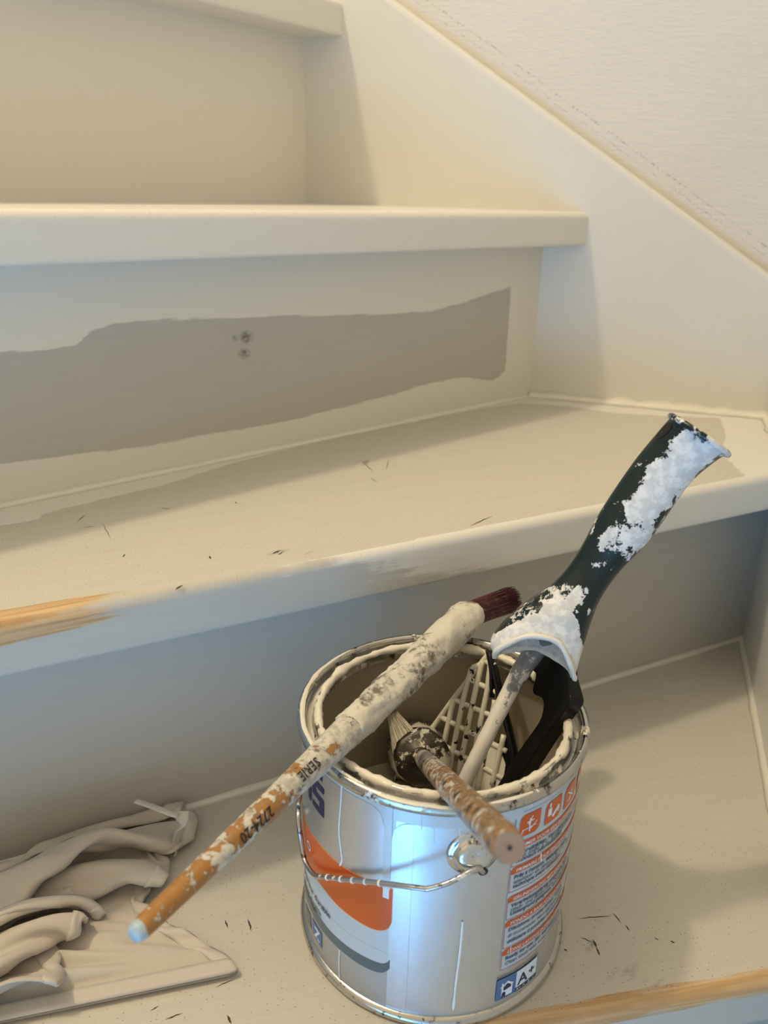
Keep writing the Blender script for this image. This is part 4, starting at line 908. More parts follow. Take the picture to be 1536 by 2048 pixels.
# folded sheet positions: along the riser, out from it, height, in 0.1 mm steps, each as the change from its neighbour
#RAGDATA
RAG_A = [
 [5614,1429,40,9,-49,0,10,-49,0,29,-43,1,26,-42,-14,26,-44,4,27,-40,17,23,-44,-1,37,-26,24,23,-41,15,27,-23,-37,20,-48,-17,26,-42,19,38,-20,31,15,-48,10,10,-8,-51,-4,-48,13,19,-42,16,29,-10,-39,-12,-35,-5,-14,-29,38,-37,-25,-21,-19,-43,-13,-18,-49,-1,4,-47,27,54,18,2,16,6,52,-11,-53,0,-18,43,19,-16,39,28,2,54,-20,-37,50,15,-16,50,-40,-42,-8,51,-28,-53,-20,21,-17,-51,-10,-42,-30,-14,-43,-17,-19,-47,1,-21,-47,18,25,-54,-13,47,-27,35,-15,-64,1,-51,-33,-13,12,-41,40,1,50,18,9,36,-32,-32,24,29,-24,5,-44,-4,5,-56,-56,2,9,-43,-35,13,-51,19,-9,-2,-51,-4,-31,-37,10,-21,-41,18,-17,-42,26,27,-50,0,39,5,-48,-25,-58,-2,9,-49,39,15,32,45,22,46,13,16,44,12],
 [49,-11,0,9,-49,0,10,-49,0,25,-36,24,24,-45,-8,31,-32,-28,26,-43,-2,23,-46,6,23,-44,3,36,-16,34,23,-44,5,27,-31,-36,19,-46,-11,17,-44,18,37,-5,37,-6,-48,-7,10,-29,-41,22,-29,35,-4,-48,-3,21,-13,-32,-28,-35,-7,-24,-38,19,-23,-43,6,-6,-45,-27,-8,-56,1,15,-5,54,41,34,-15,7,8,51,-22,-14,42,-7,51,14,-10,59,-1,-35,34,-43,-11,66,7,-43,-23,44,-34,-50,-5,15,-25,-46,-9,-42,-27,-37,-32,1,5,-50,-6,10,-26,-49,25,-54,-21,-16,-63,-1,-13,-64,1,-1,-41,47,23,3,50,-2,51,4,-10,46,9,-30,40,-8,-24,-1,-47,-42,24,-27,-39,-31,29,-48,2,-32,-36,-24,33,-32,-38,6,-20,-42,14,-17,-42,20,25,-46,-7,35,-50,-6,8,-51,-32,-3,-51,-41,16,-22,55,15,41,37,9,44,-24,17,39,24],
 [48,-11,0,10,-49,0,9,-49,0,22,-44,2,25,-32,33,24,-42,-15,36,-22,-33,25,-45,-2,22,-46,14,23,-44,4,37,-12,33,17,-49,-11,27,-32,-31,12,-48,-10,31,-20,33,0,-47,20,11,-14,-48,8,-46,4,10,-32,41,-2,-39,-6,-22,-35,-12,-12,-41,-21,-18,-40,27,-1,-41,-36,-6,-57,1,9,-16,52,41,36,-7,-19,-10,45,10,29,37,-27,46,-17,-40,46,-7,9,65,-14,-16,52,41,-41,-34,35,-39,-42,12,-19,-39,-30,-13,-41,-23,22,-16,-42,6,-41,-35,-2,-58,8,6,-63,-9,3,-63,-19,-1,-58,-26,-8,-45,39,11,52,11,2,48,12,-13,46,9,-22,46,9,-47,28,-7,-54,14,-9,-53,-17,16,-30,-47,-5,-9,-51,-10,-29,-38,6,-20,-25,37,-5,-49,-14,10,-19,-52,22,-53,-19,20,-54,-24,20,-55,18,14,-23,53,12,40,35,5,42,-26,0,46,-15],
 [98,-21,0,10,-50,0,9,-49,0,16,-43,14,25,-42,-18,24,-34,31,18,-44,18,33,-24,-29,41,-15,-30,17,-49,3,18,-47,-5,21,-40,18,35,-21,31,-4,-51,2,37,-10,-35,-1,-47,-12,17,-34,37,1,-51,2,12,-30,-40,-1,-46,3,-11,-38,0,-18,-44,8,-3,-44,29,3,-40,-39,-6,-56,2,4,-21,51,15,27,42,2,46,-18,-14,30,37,-13,59,0,-39,31,-43,-8,27,60,-4,58,31,-42,-31,30,-27,-45,-7,-19,-46,-6,-6,-43,-23,5,-42,-33,19,-33,-44,10,-55,-29,17,-49,-41,6,-64,-2,-4,-50,33,-13,2,53,-18,44,-16,-23,40,-10,-23,44,12,-30,44,16,-32,40,27,-49,15,26,-38,-43,0,-26,-46,-2,-9,-43,-25,-12,-45,13,-3,-50,-5,7,-32,-44,18,1,-57,21,-52,-28,21,-58,6,18,-53,19,11,-16,51,4,34,36,-1,44,-20,-6,48,-23],
 [98,-22,0,9,-49,0,10,-49,0,12,-46,-13,26,-25,37,16,-47,0,28,-40,-17,23,-36,29,18,-48,4,43,-10,-31,19,-40,-21,8,-30,43,32,-34,-22,7,-47,-11,16,-32,41,28,-31,-30,7,-45,-24,7,-53,8,6,-49,19,5,-45,-22,-2,-34,24,-12,-45,-20,0,-42,34,2,-42,-38,-6,-54,8,4,-5,51,4,50,2,-7,24,41,-15,52,-5,-20,62,0,-30,41,-45,-14,18,63,-11,14,59,-43,-33,-13,-11,-27,41,-11,-46,-13,3,-42,-29,9,-49,-29,18,-43,-42,18,-48,-39,15,-55,-32,-1,-58,18,-12,1,54,-16,44,19,-22,36,-25,-32,-11,37,-34,35,22,-39,35,23,-31,49,11,-45,-4,36,-23,-45,-19,-10,-30,-39,-8,-47,5,1,-44,-24,2,-54,-11,14,-19,-53,19,7,-60,21,-58,-13,18,-53,21,13,-54,5,6,-6,50,-4,44,21,-14,37,33,-1,35,-47],
 [97,-22,0,10,-49,0,9,-49,0,9,-47,6,18,-44,-16,16,-40,22,33,-18,37,24,-34,-29,17,-43,-18,34,-12,40,19,-47,-5,23,-44,-21,12,-32,42,27,-29,-36,12,-46,-23,24,-40,30,10,-53,-5,11,-46,-31,8,-56,-7,8,-47,26,5,-48,9,-7,-39,-30,-1,-41,34,0,-40,-38,-7,-45,26,5,27,41,-2,49,1,-14,33,39,-22,50,-26,-21,65,1,-31,52,-31,-19,31,54,-30,-47,16,-22,-39,26,0,-14,46,-6,-49,9,8,-44,-32,11,-53,-28,15,-53,-32,19,-34,-51,13,-60,-9,-14,-34,44,-16,49,5,-14,44,15,-31,30,24,-30,-22,38,-32,45,12,-41,30,31,-45,13,33,-35,-42,7,-1,-15,-50,-12,-41,-22,2,-25,-42,6,-53,3,8,-53,-27,16,0,-60,18,-15,-58,16,-53,27,13,-47,-29,12,-41,26,-3,13,47,-10,10,49,-13,48,28,-1,35,-54],
 [98,-21,0,10,-49,0,9,-49,0,9,-47,-8,11,-28,39,21,-37,-32,20,-44,-3,31,-6,43,14,-48,-3,33,-25,-32,16,-45,7,35,-20,37,3,-54,-20,33,-41,16,8,-51,-18,31,-35,-36,13,-56,1,13,-57,0,1,-52,29,9,-54,-29,10,-46,25,6,-40,-31,0,-39,37,-6,-43,-35,-7,-27,41,1,46,18,-15,35,36,-12,57,1,-29,60,-8,-24,57,-33,-25,61,-11,-20,-11,60,-27,-42,19,-20,-43,9,4,-18,46,1,-46,28,8,-51,-27,13,-46,-40,15,-30,-53,12,-56,-17,1,-46,32,-23,16,43,-17,47,-4,-29,8,39,-19,47,12,-31,-23,40,-42,31,26,-51,-15,23,-39,14,39,-8,-41,-31,7,-9,-48,-5,-36,-33,12,-5,-51,6,-56,-9,14,-47,-39,15,16,-60,17,-35,-48,13,-48,32,7,-41,-31,-1,-27,40,-7,-24,41,-9,44,32,-12,37,47,-1,36,-57],
 [98,-22,0,9,-49,0,10,-49,0,9,-47,-8,14,-17,47,12,-49,-3,27,-16,-42,14,-49,3,30,-10,41,18,-44,16,26,-27,-36,23,-40,-29,17,-48,24,15,-50,-21,14,-55,13,34,-36,33,8,-59,-1,21,-44,-33,4,-57,-19,12,-49,40,17,-45,-38,-1,-36,36,3,-37,-34,0,-50,7,-10,-11,47,-10,47,13,-23,46,-20,-22,57,19,-28,58,28,-15,58,-33,-21,58,9,-34,-29,36,-22,-38,23,-4,-49,-7,2,-19,48,13,-50,24,9,-55,-23,12,-24,-56,12,-47,-36,2,-52,23,-17,-4,49,-26,21,36,-16,46,-6,-27,-10,44,-26,44,21,-39,3,41,-51,16,-21,-36,14,42,-9,-46,26,-5,-41,-28,4,-20,-44,7,0,-51,6,-49,-27,19,-44,-38,15,-31,-53,13,20,-58,13,-44,-38,8,-44,31,0,-40,-28,-6,-34,35,-9,-16,49,-12,39,43,-12,55,32,-28,63,-7],
 [97,-21,0,10,-49,0,9,-49,0,10,-48,-9,18,-13,48,8,-46,19,25,-20,-39,18,-33,-36,16,-43,19,26,-27,35,16,-41,24,30,-28,-40,21,-40,-34,16,-50,26,15,-56,0,20,-50,-22,17,-55,7,18,-51,22,14,-46,-33,15,-47,42,18,-43,-44,-1,-31,41,1,-34,-38,-4,-42,25,-13,5,47,-19,49,-12,-27,38,37,-30,55,-26,-20,67,-9,-25,41,40,-10,55,11,-30,-26,35,-14,-45,8,3,-41,-29,5,-26,47,2,-58,10,19,-51,-26,10,-25,-53,3,-57,2,-16,-14,47,-25,20,37,-27,10,41,-36,35,12,-30,39,-25,-16,20,50,-50,21,20,-50,18,19,3,-39,37,-1,-45,-22,4,-47,-9,3,-28,-43,16,-14,-51,9,-53,-30,17,-28,-53,17,-26,-54,9,20,-55,8,-45,-30,2,-43,26,-4,-43,-23,-10,-33,39,-12,-12,55,-14,54,30,-25,61,-2,-14,37,55],
 [98,-22,0,9,-49,0,10,-49,0,10,-48,-10,19,-13,45,10,-42,30,15,-37,-28,28,1,-43,16,-48,11,14,-48,-3,19,-36,28,21,-43,30,29,-27,-41,20,-41,-33,19,-46,28,17,-54,2,19,-47,-19,18,-51,14,12,-49,-26,16,-43,45,17,-45,-43,1,-29,41,-1,-38,-34,-7,-28,39,-18,26,40,-21,52,-2,-31,53,15,-27,49,-38,-35,59,3,-17,50,21,-8,-27,42,-16,-6,47,-12,-26,-41,-1,-43,32,6,-52,-24,15,-43,39,10,-33,-49,9,-53,-16,-16,-25,43,-32,30,24,-24,10,41,-41,32,-1,-28,28,35,-37,41,-16,-45,35,3,-33,11,43,-7,-28,45,0,-46,-20,11,-46,12,9,-48,-16,11,-38,-38,16,-39,-42,16,-28,-54,10,3,-62,22,-42,-36,4,7,-54,3,-46,-22,-3,-43,20,-10,-47,-17,-12,-33,45,-16,8,60,-34,53,20,-10,66,-3,-16,7,61],
 [98,-21,0,9,-49,0,10,-49,0,11,-48,-12,18,-14,44,13,-35,35,12,-49,-15,29,9,-42,12,-42,-25,13,-38,32,19,-22,41,22,-44,-26,20,-45,-23,20,-50,9,29,-36,-31,16,-46,21,8,-46,-22,20,-46,14,20,-45,-10,15,-42,41,16,-47,-41,4,-34,31,-1,-46,-14,-13,0,47,-22,45,17,-25,50,20,-26,41,-39,-44,29,35,-22,55,-22,-25,23,40,2,40,32,4,-51,3,-6,-46,-27,2,-37,46,6,-45,-41,15,-41,40,4,-43,-38,-14,-37,36,-32,31,21,-35,28,19,-37,22,26,-40,28,-21,-27,28,41,-43,36,-12,-38,30,28,-13,-19,47,5,-46,18,3,-49,-2,13,-34,-34,16,-49,-20,22,-52,-18,14,-19,-59,19,-29,-53,7,10,-60,18,-44,-29,-1,-9,-50,-1,-48,-10,-8,-47,14,-13,-54,-11,-17,-11,59,-31,42,41,-25,11,60,-5,63,-13,-52,14,23],
 [97,-22,0,10,-49,0,9,-49,0,12,-46,-15,18,-21,42,15,-26,40,11,-50,-2,27,4,-44,14,-36,-36,12,-44,22,20,-19,43,11,-48,21,19,-44,-28,27,-17,-42,16,-50,-8,20,-40,23,10,-42,-24,22,-42,8,7,-37,27,31,-49,-5,15,-49,-28,5,-39,12,-4,-41,26,-25,5,43,-18,52,-2,-38,41,18,-20,57,-13,-36,23,-43,-31,46,3,-23,44,6,14,16,45,4,-25,51,2,-56,-18,12,-58,-9,12,-44,38,6,-47,-36,-7,-24,47,-34,11,37,-37,31,-10,-38,26,19,-44,29,8,-42,23,-30,-46,27,22,-16,15,51,-31,20,38,4,-42,25,9,-48,-1,12,-49,7,13,-36,-39,21,-39,-39,26,-43,-40,24,-44,-39,7,14,-60,10,-9,-55,7,-34,-37,2,-36,-32,-8,-47,17,-13,-54,4,-12,-60,-8,-27,33,51,-27,1,63,-25,30,53,-41,39,-23,-17,51,2],
 [98,-21,0,9,-49,0,10,-50,0,12,-46,-15,11,-39,30,25,-5,43,11,-47,17,21,-11,-44,20,-21,-43,10,-44,25,11,-13,47,19,-51,1,18,-52,2,27,-12,-44,18,-36,-29,12,-49,-4,14,-47,1,16,-20,42,13,-43,8,24,-41,-33,18,-53,4,0,-22,31,-6,-36,32,-27,8,42,-26,44,-22,-31,44,-24,-18,56,-6,-36,39,16,-13,23,-45,-14,37,30,-13,38,41,29,-51,-4,15,-56,14,4,-40,44,14,-51,-23,-5,-43,31,-42,27,7,-37,16,26,-41,28,4,-46,28,2,-50,17,-22,-44,36,3,-47,25,20,-2,-17,51,-5,-6,49,1,-49,-8,14,-48,2,25,-46,18,21,-39,-42,26,-52,-26,27,-46,-38,17,-1,-61,9,-23,-53,7,2,-51,-3,-27,-40,0,-49,-5,-16,-50,10,-11,-56,-23,-12,-52,39,-44,46,25,-35,43,38,-13,20,56,-40,27,-27,-17,12,46],
 [98,-22,0,9,-49,0,10,-49,0,9,-49,5,11,-48,-4,27,5,44,16,-35,35,19,-18,-45,18,-23,-41,10,-41,29,14,-5,49,13,-50,19,18,-34,-42,17,-35,-38,22,-43,16,4,-47,-15,15,-41,23,21,-24,-39,11,-44,4,22,-25,46,11,-45,20,19,-24,-16,-21,-22,40,-20,31,41,-25,42,-32,-24,42,-28,-25,40,30,-19,40,-25,-21,42,8,-3,50,-23,8,-3,56,16,-46,35,21,-56,7,1,-52,-25,-21,-12,49,-26,-12,41,-35,25,-26,-44,20,-15,-52,12,12,-51,26,-2,-51,29,-1,-49,30,0,-33,22,37,0,-39,32,1,-46,-17,19,-46,9,26,-36,34,34,-49,10,28,-57,-15,19,-24,-59,19,-29,-55,12,-21,-54,13,-45,-15,-1,-30,-37,3,8,-48,-13,-44,-14,-10,-54,-6,-7,-64,-1,-26,-6,63,-43,52,-10,-31,23,49,-19,46,26,-37,35,-2,-14,-32,37],
 [97,-21,0,10,-50,0,9,-49,0,10,-43,21,13,-40,-30,19,-25,41,26,-4,45,13,-39,-32,21,-15,-43,9,-40,32,15,-1,48,13,-56,10,20,-22,-48,15,-45,-28,13,-44,-29,11,-50,6,20,-17,43,12,-48,-1,22,-35,-22,14,-50,18,14,-10,42,11,8,33,-24,-30,37,-22,42,-33,-20,51,-2,-47,19,17,-5,49,-14,-14,13,-46,0,49,4,11,54,7,11,-5,57,10,-57,-11,-2,-35,44,-5,-47,24,-39,29,11,-36,12,32,-42,10,-28,-52,16,-15,-53,19,-16,-55,21,-15,-48,24,25,-51,20,6,0,-13,49,2,-48,9,8,-46,-18,22,-40,31,19,-52,-26,30,-58,1,52,-43,13,22,-53,-35,11,-16,-50,4,-30,-38,5,-4,-48,5,-48,-7,0,-13,-46,-15,-27,-38,-9,-56,6,-12,-60,28,-36,38,42,-39,49,-8,-26,21,47,-33,38,11,-16,-23,41,-17,-47,0],
 [98,-22,0,9,-49,0,10,-49,0,11,-39,29,17,-31,-37,13,-41,27,29,13,44,11,-51,-6,21,-20,-44,7,-39,30,19,4,46,12,-59,4,21,-19,-52,14,-47,-25,14,-43,-30,6,-43,28,4,-47,-18,28,-29,27,-1,0,45,25,-39,-3,5,3,44,23,-18,9,-17,-15,46,-25,52,-16,-35,40,14,-29,42,-12,5,-9,-50,-1,38,-28,5,47,-25,17,36,42,-11,-53,27,16,6,53,-42,9,30,3,-29,39,-40,17,-24,-45,16,-20,-51,14,-21,-57,14,-14,-59,16,-14,-57,21,-11,-45,24,27,-20,-5,48,1,-48,-5,5,-48,11,8,-36,40,28,-54,5,22,-58,21,31,-58,-24,37,-20,-54,19,-31,-36,18,-41,-22,16,-44,-14,-2,-23,-43,-3,0,-48,4,-48,-6,-12,-16,-45,-9,-61,16,-24,-32,53,-38,52,1,-37,37,27,-28,29,33,-24,-31,28,-18,-36,-30,-10,-53,-12],
 [98,-22,0,9,-49,0,10,-49,0,13,-32,37,17,-29,-41,11,-49,13,31,19,39,10,-48,17,20,-33,-37,6,-45,18,21,12,43,9,-59,-7,14,-9,-54,18,-38,-40,11,-55,-1,10,-53,0,9,-45,24,16,22,39,12,-27,36,23,-49,4,-7,3,39,17,20,22,-27,29,38,-29,16,-51,-14,35,37,-15,44,-11,-19,23,-38,30,-18,-38,10,52,5,-34,43,18,-37,38,31,4,-8,51,28,-39,11,-33,9,36,-39,4,-31,-54,14,-13,-49,-8,-35,-57,21,-21,-55,24,-20,-50,10,31,-43,7,32,10,-30,39,-4,-46,17,11,-50,10,20,-56,-2,26,-44,42,32,-61,-15,27,-51,-37,20,-46,5,17,-30,-36,14,-27,-38,12,-26,-39,8,-22,-43,-7,-14,-46,-14,-12,-45,3,-49,3,-13,-54,38,-32,-4,54,-35,49,-4,-34,21,35,-26,-29,29,-19,-44,-9,-12,-39,-35,-5,-41,-42],
 [97,-21,0,10,-49,0,9,-49,0,16,-21,43,17,-33,-35,11,-50,-18,29,7,42,1,-47,10,13,-34,34,24,-36,-28,16,-6,48,8,-53,-27,17,5,-59,-1,-57,-8,14,-49,27,28,-36,-33,11,-47,20,18,15,42,-6,-19,43,-15,48,-1,18,-11,28,15,-17,24,-22,39,29,-16,16,-53,-10,29,36,-27,23,-34,-7,30,40,25,18,-44,-24,50,10,-17,42,24,-25,1,-43,-6,16,53,11,-7,47,-41,17,15,-30,-15,-37,-50,1,-33,-54,3,-34,-60,23,-5,-57,23,-4,-38,6,41,-8,-44,25,-6,-35,32,20,-48,-5,13,-43,37,22,-49,36,38,-58,-12,24,-48,-29,12,-43,25,16,-27,-39,14,-31,-37,19,-36,-26,0,-3,-50,1,-22,-43,-3,-26,-41,-4,-42,-25,-21,-28,39,2,-62,20,-35,14,47,-37,34,21,-26,-37,21,-19,-43,-10,-13,-33,-38,-7,-44,-37,-2,-41,-48],
 [98,-22,0,9,-49,0,10,-49,0,17,-13,44,13,-42,-19,16,-24,-41,11,-44,25,12,-39,26,23,14,43,19,-47,-12,14,-38,28,8,-42,-39,15,-3,-52,-1,-54,-16,15,-2,47,21,-48,-3,15,-46,16,3,-8,49,-1,45,-6,-14,39,-6,-9,12,27,22,-16,5,-2,-7,54,-31,41,-21,-19,27,-35,-13,44,10,16,-16,45,-24,41,30,-14,47,-13,-1,21,-45,-21,36,-25,-18,27,36,-3,3,49,-46,16,2,-22,-27,-37,-45,-3,-45,-60,21,-12,-57,21,-9,-40,10,38,-16,-35,35,-8,-30,37,7,-48,18,16,-48,27,20,-47,40,35,-55,-27,17,-46,19,21,-44,-16,17,-48,-1,13,-30,-36,12,-35,-33,-9,-48,-9,-6,-30,-38,-7,-25,-40,-2,-20,-48,28,-13,-39,-34,-42,18,6,-19,58,-42,28,25,-18,-43,22,-22,-41,-12,-19,-31,-36,-15,-27,-46,-4,-41,-46,6,-53,-7],
 [97,-21,0,10,-49,0,10,-49,0,19,-10,45,11,-46,-15,13,-38,-28,4,-49,-15,22,-13,43,26,19,39,14,-43,22,10,-41,-29,13,-45,-25,8,-25,-45,2,-52,-7,-7,-19,46,18,34,24,29,-36,16,-4,2,46,-12,27,32,-1,28,-19,1,19,-23,-6,21,20,8,-12,45,-37,33,-12,1,0,-51,-11,48,8,-24,26,39,6,15,47,-22,43,-3,-20,36,-27,3,14,-47,-26,13,41,-20,43,7,-46,13,-6,-15,-34,-38,-49,-7,-39,-53,30,-6,-43,16,35,-22,-17,43,-5,-43,23,0,-37,35,9,-37,43,24,-53,27,29,-60,-16,19,-42,20,15,-44,-19,9,-41,-28,8,-43,-25,13,-45,-16,10,-45,-14,8,-46,-11,-23,-18,-40,1,-48,-8,-19,36,-31,1,-45,-19,-20,-31,-39,16,-1,60,-13,-45,16,-23,-36,-21,-30,-10,-41,-11,-39,-37,-10,-38,-35,1,-44,22,8,-49,3],
 [98,-22,0,10,-49,0,9,-49,0,19,-12,45,12,-37,-33,12,-46,-11,7,-49,-17,17,-6,45,33,20,32,10,-49,20,9,-43,-26,10,-31,-37,7,-43,-24,0,-48,18,-4,-22,42,-6,38,27,-2,47,-9,-2,32,27,31,-21,23,2,8,36,-13,26,0,3,22,-23,-6,10,31,-30,37,-4,10,-18,-47,-26,45,6,-19,40,19,4,11,48,-22,44,1,-26,38,-16,-2,-24,-43,-39,23,-17,-14,40,24,-36,33,1,-29,-33,-37,-48,14,-34,-33,12,44,-35,14,35,-6,-40,29,-1,-34,36,9,-37,41,22,-55,20,19,-53,-14,19,-46,9,5,-38,-31,18,-47,-3,9,-48,13,17,-47,-4,1,-25,-42,-2,-31,-37,-8,-32,-36,4,-49,6,3,-48,-5,-21,-21,-39,-23,27,-35,-22,-11,-42,15,-38,28,-25,-40,-15,-7,-44,-21,-1,-45,-14,-13,-36,31,7,-42,-24,1,-38,33,5,-48,12],
 [98,-21,0,9,-49,0,10,-49,0,19,-21,43,3,-48,-17,17,-26,-39,11,-52,3,8,-32,45,40,39,4,15,-36,31,4,-43,-36,10,-40,-22,1,-45,10,-6,-26,40,-13,18,39,10,38,-22,-4,43,10,-5,46,4,12,3,38,16,-31,-6,-7,4,33,-10,39,2,-4,18,-34,-16,9,44,-19,37,-23,-16,24,-39,-10,44,18,1,16,47,-25,41,-3,-28,21,-34,-29,12,-36,-30,-11,-39,-16,41,24,-30,38,11,-26,-34,-41,-43,35,18,-28,9,43,-13,-20,43,-1,-33,37,8,-41,35,19,-56,19,9,-50,5,18,-42,-19,17,-47,8,9,-42,24,-1,-35,-36,10,-43,-24,12,-44,-19,6,-43,-21,2,-45,-18,-3,-46,-15,-22,12,-43,11,-47,-7,-35,-20,-29,5,-47,-15,-10,19,-45,-8,-48,2,-5,-49,4,-4,-31,36,-1,-48,-1,-14,-37,-29,1,-48,-13,5,-29,40,13,-40,27],
 [97,-22,0,10,-49,0,9,-49,0,16,-36,32,4,-51,11,23,-1,-52,4,-47,17,-6,-48,-24,42,10,29,31,-3,53,3,-35,-35,-12,-26,37,8,-50,9,-12,6,45,-12,39,23,13,22,-37,-5,44,4,-3,64,5,9,-17,43,26,-42,18,-5,28,4,-16,28,5,-11,24,-8,-22,30,-28,-10,-20,-51,-4,48,-10,-7,21,48,-19,42,-10,-23,43,-7,-32,9,-34,-30,-18,-34,-28,38,-7,-35,31,-18,-6,-21,45,-30,46,-16,-36,28,29,-17,-10,47,-3,-39,29,6,-34,40,11,-58,1,10,-37,31,11,-36,32,18,-46,-7,-6,-36,-34,13,-48,-7,13,-47,-8,9,-47,12,4,-39,-29,8,-46,-14,-9,-27,-40,-16,-23,-39,-2,-37,-31,-22,8,-44,-13,-43,-20,6,-42,25,-1,-46,16,-10,-41,-20,5,-32,-36,0,-42,25,-3,-40,-28,-8,-39,29,-12,-34,33,16,-32,-34,10,-41,26],
 [98,-21,0,10,-49,0,9,-50,0,7,-47,7,14,-25,43,8,-44,-24,13,-28,-44,-1,-55,3,2,-36,40,40,32,-4,13,20,54,2,-47,17,-4,-13,43,-13,33,32,-8,44,0,28,19,-34,-7,27,43,-31,-6,-58,0,58,10,21,12,32,22,-9,5,-5,28,-1,-11,16,-11,-27,18,-41,6,-51,-26,-32,36,-30,-17,46,-3,-11,45,10,-16,46,5,-31,-22,-31,-32,23,-27,-29,39,-1,-22,28,31,-10,-18,44,-28,43,-4,-29,24,33,-9,-31,36,7,-48,16,-14,-16,44,16,-41,22,4,-47,-14,16,-47,2,10,-42,25,12,-48,2,9,-48,-10,-6,-31,-37,13,-47,5,-6,-25,-41,-4,-49,0,-2,-22,-43,-3,-25,-42,-8,-29,-38,-7,-45,-14,-8,-32,-36,-4,-49,4,-2,-48,-4,-2,-46,16,-9,-13,46,-15,-46,6,31,-35,-15,-9,-38,29,3,-45,-19,3,-48,-3,4,-11,-47],
]
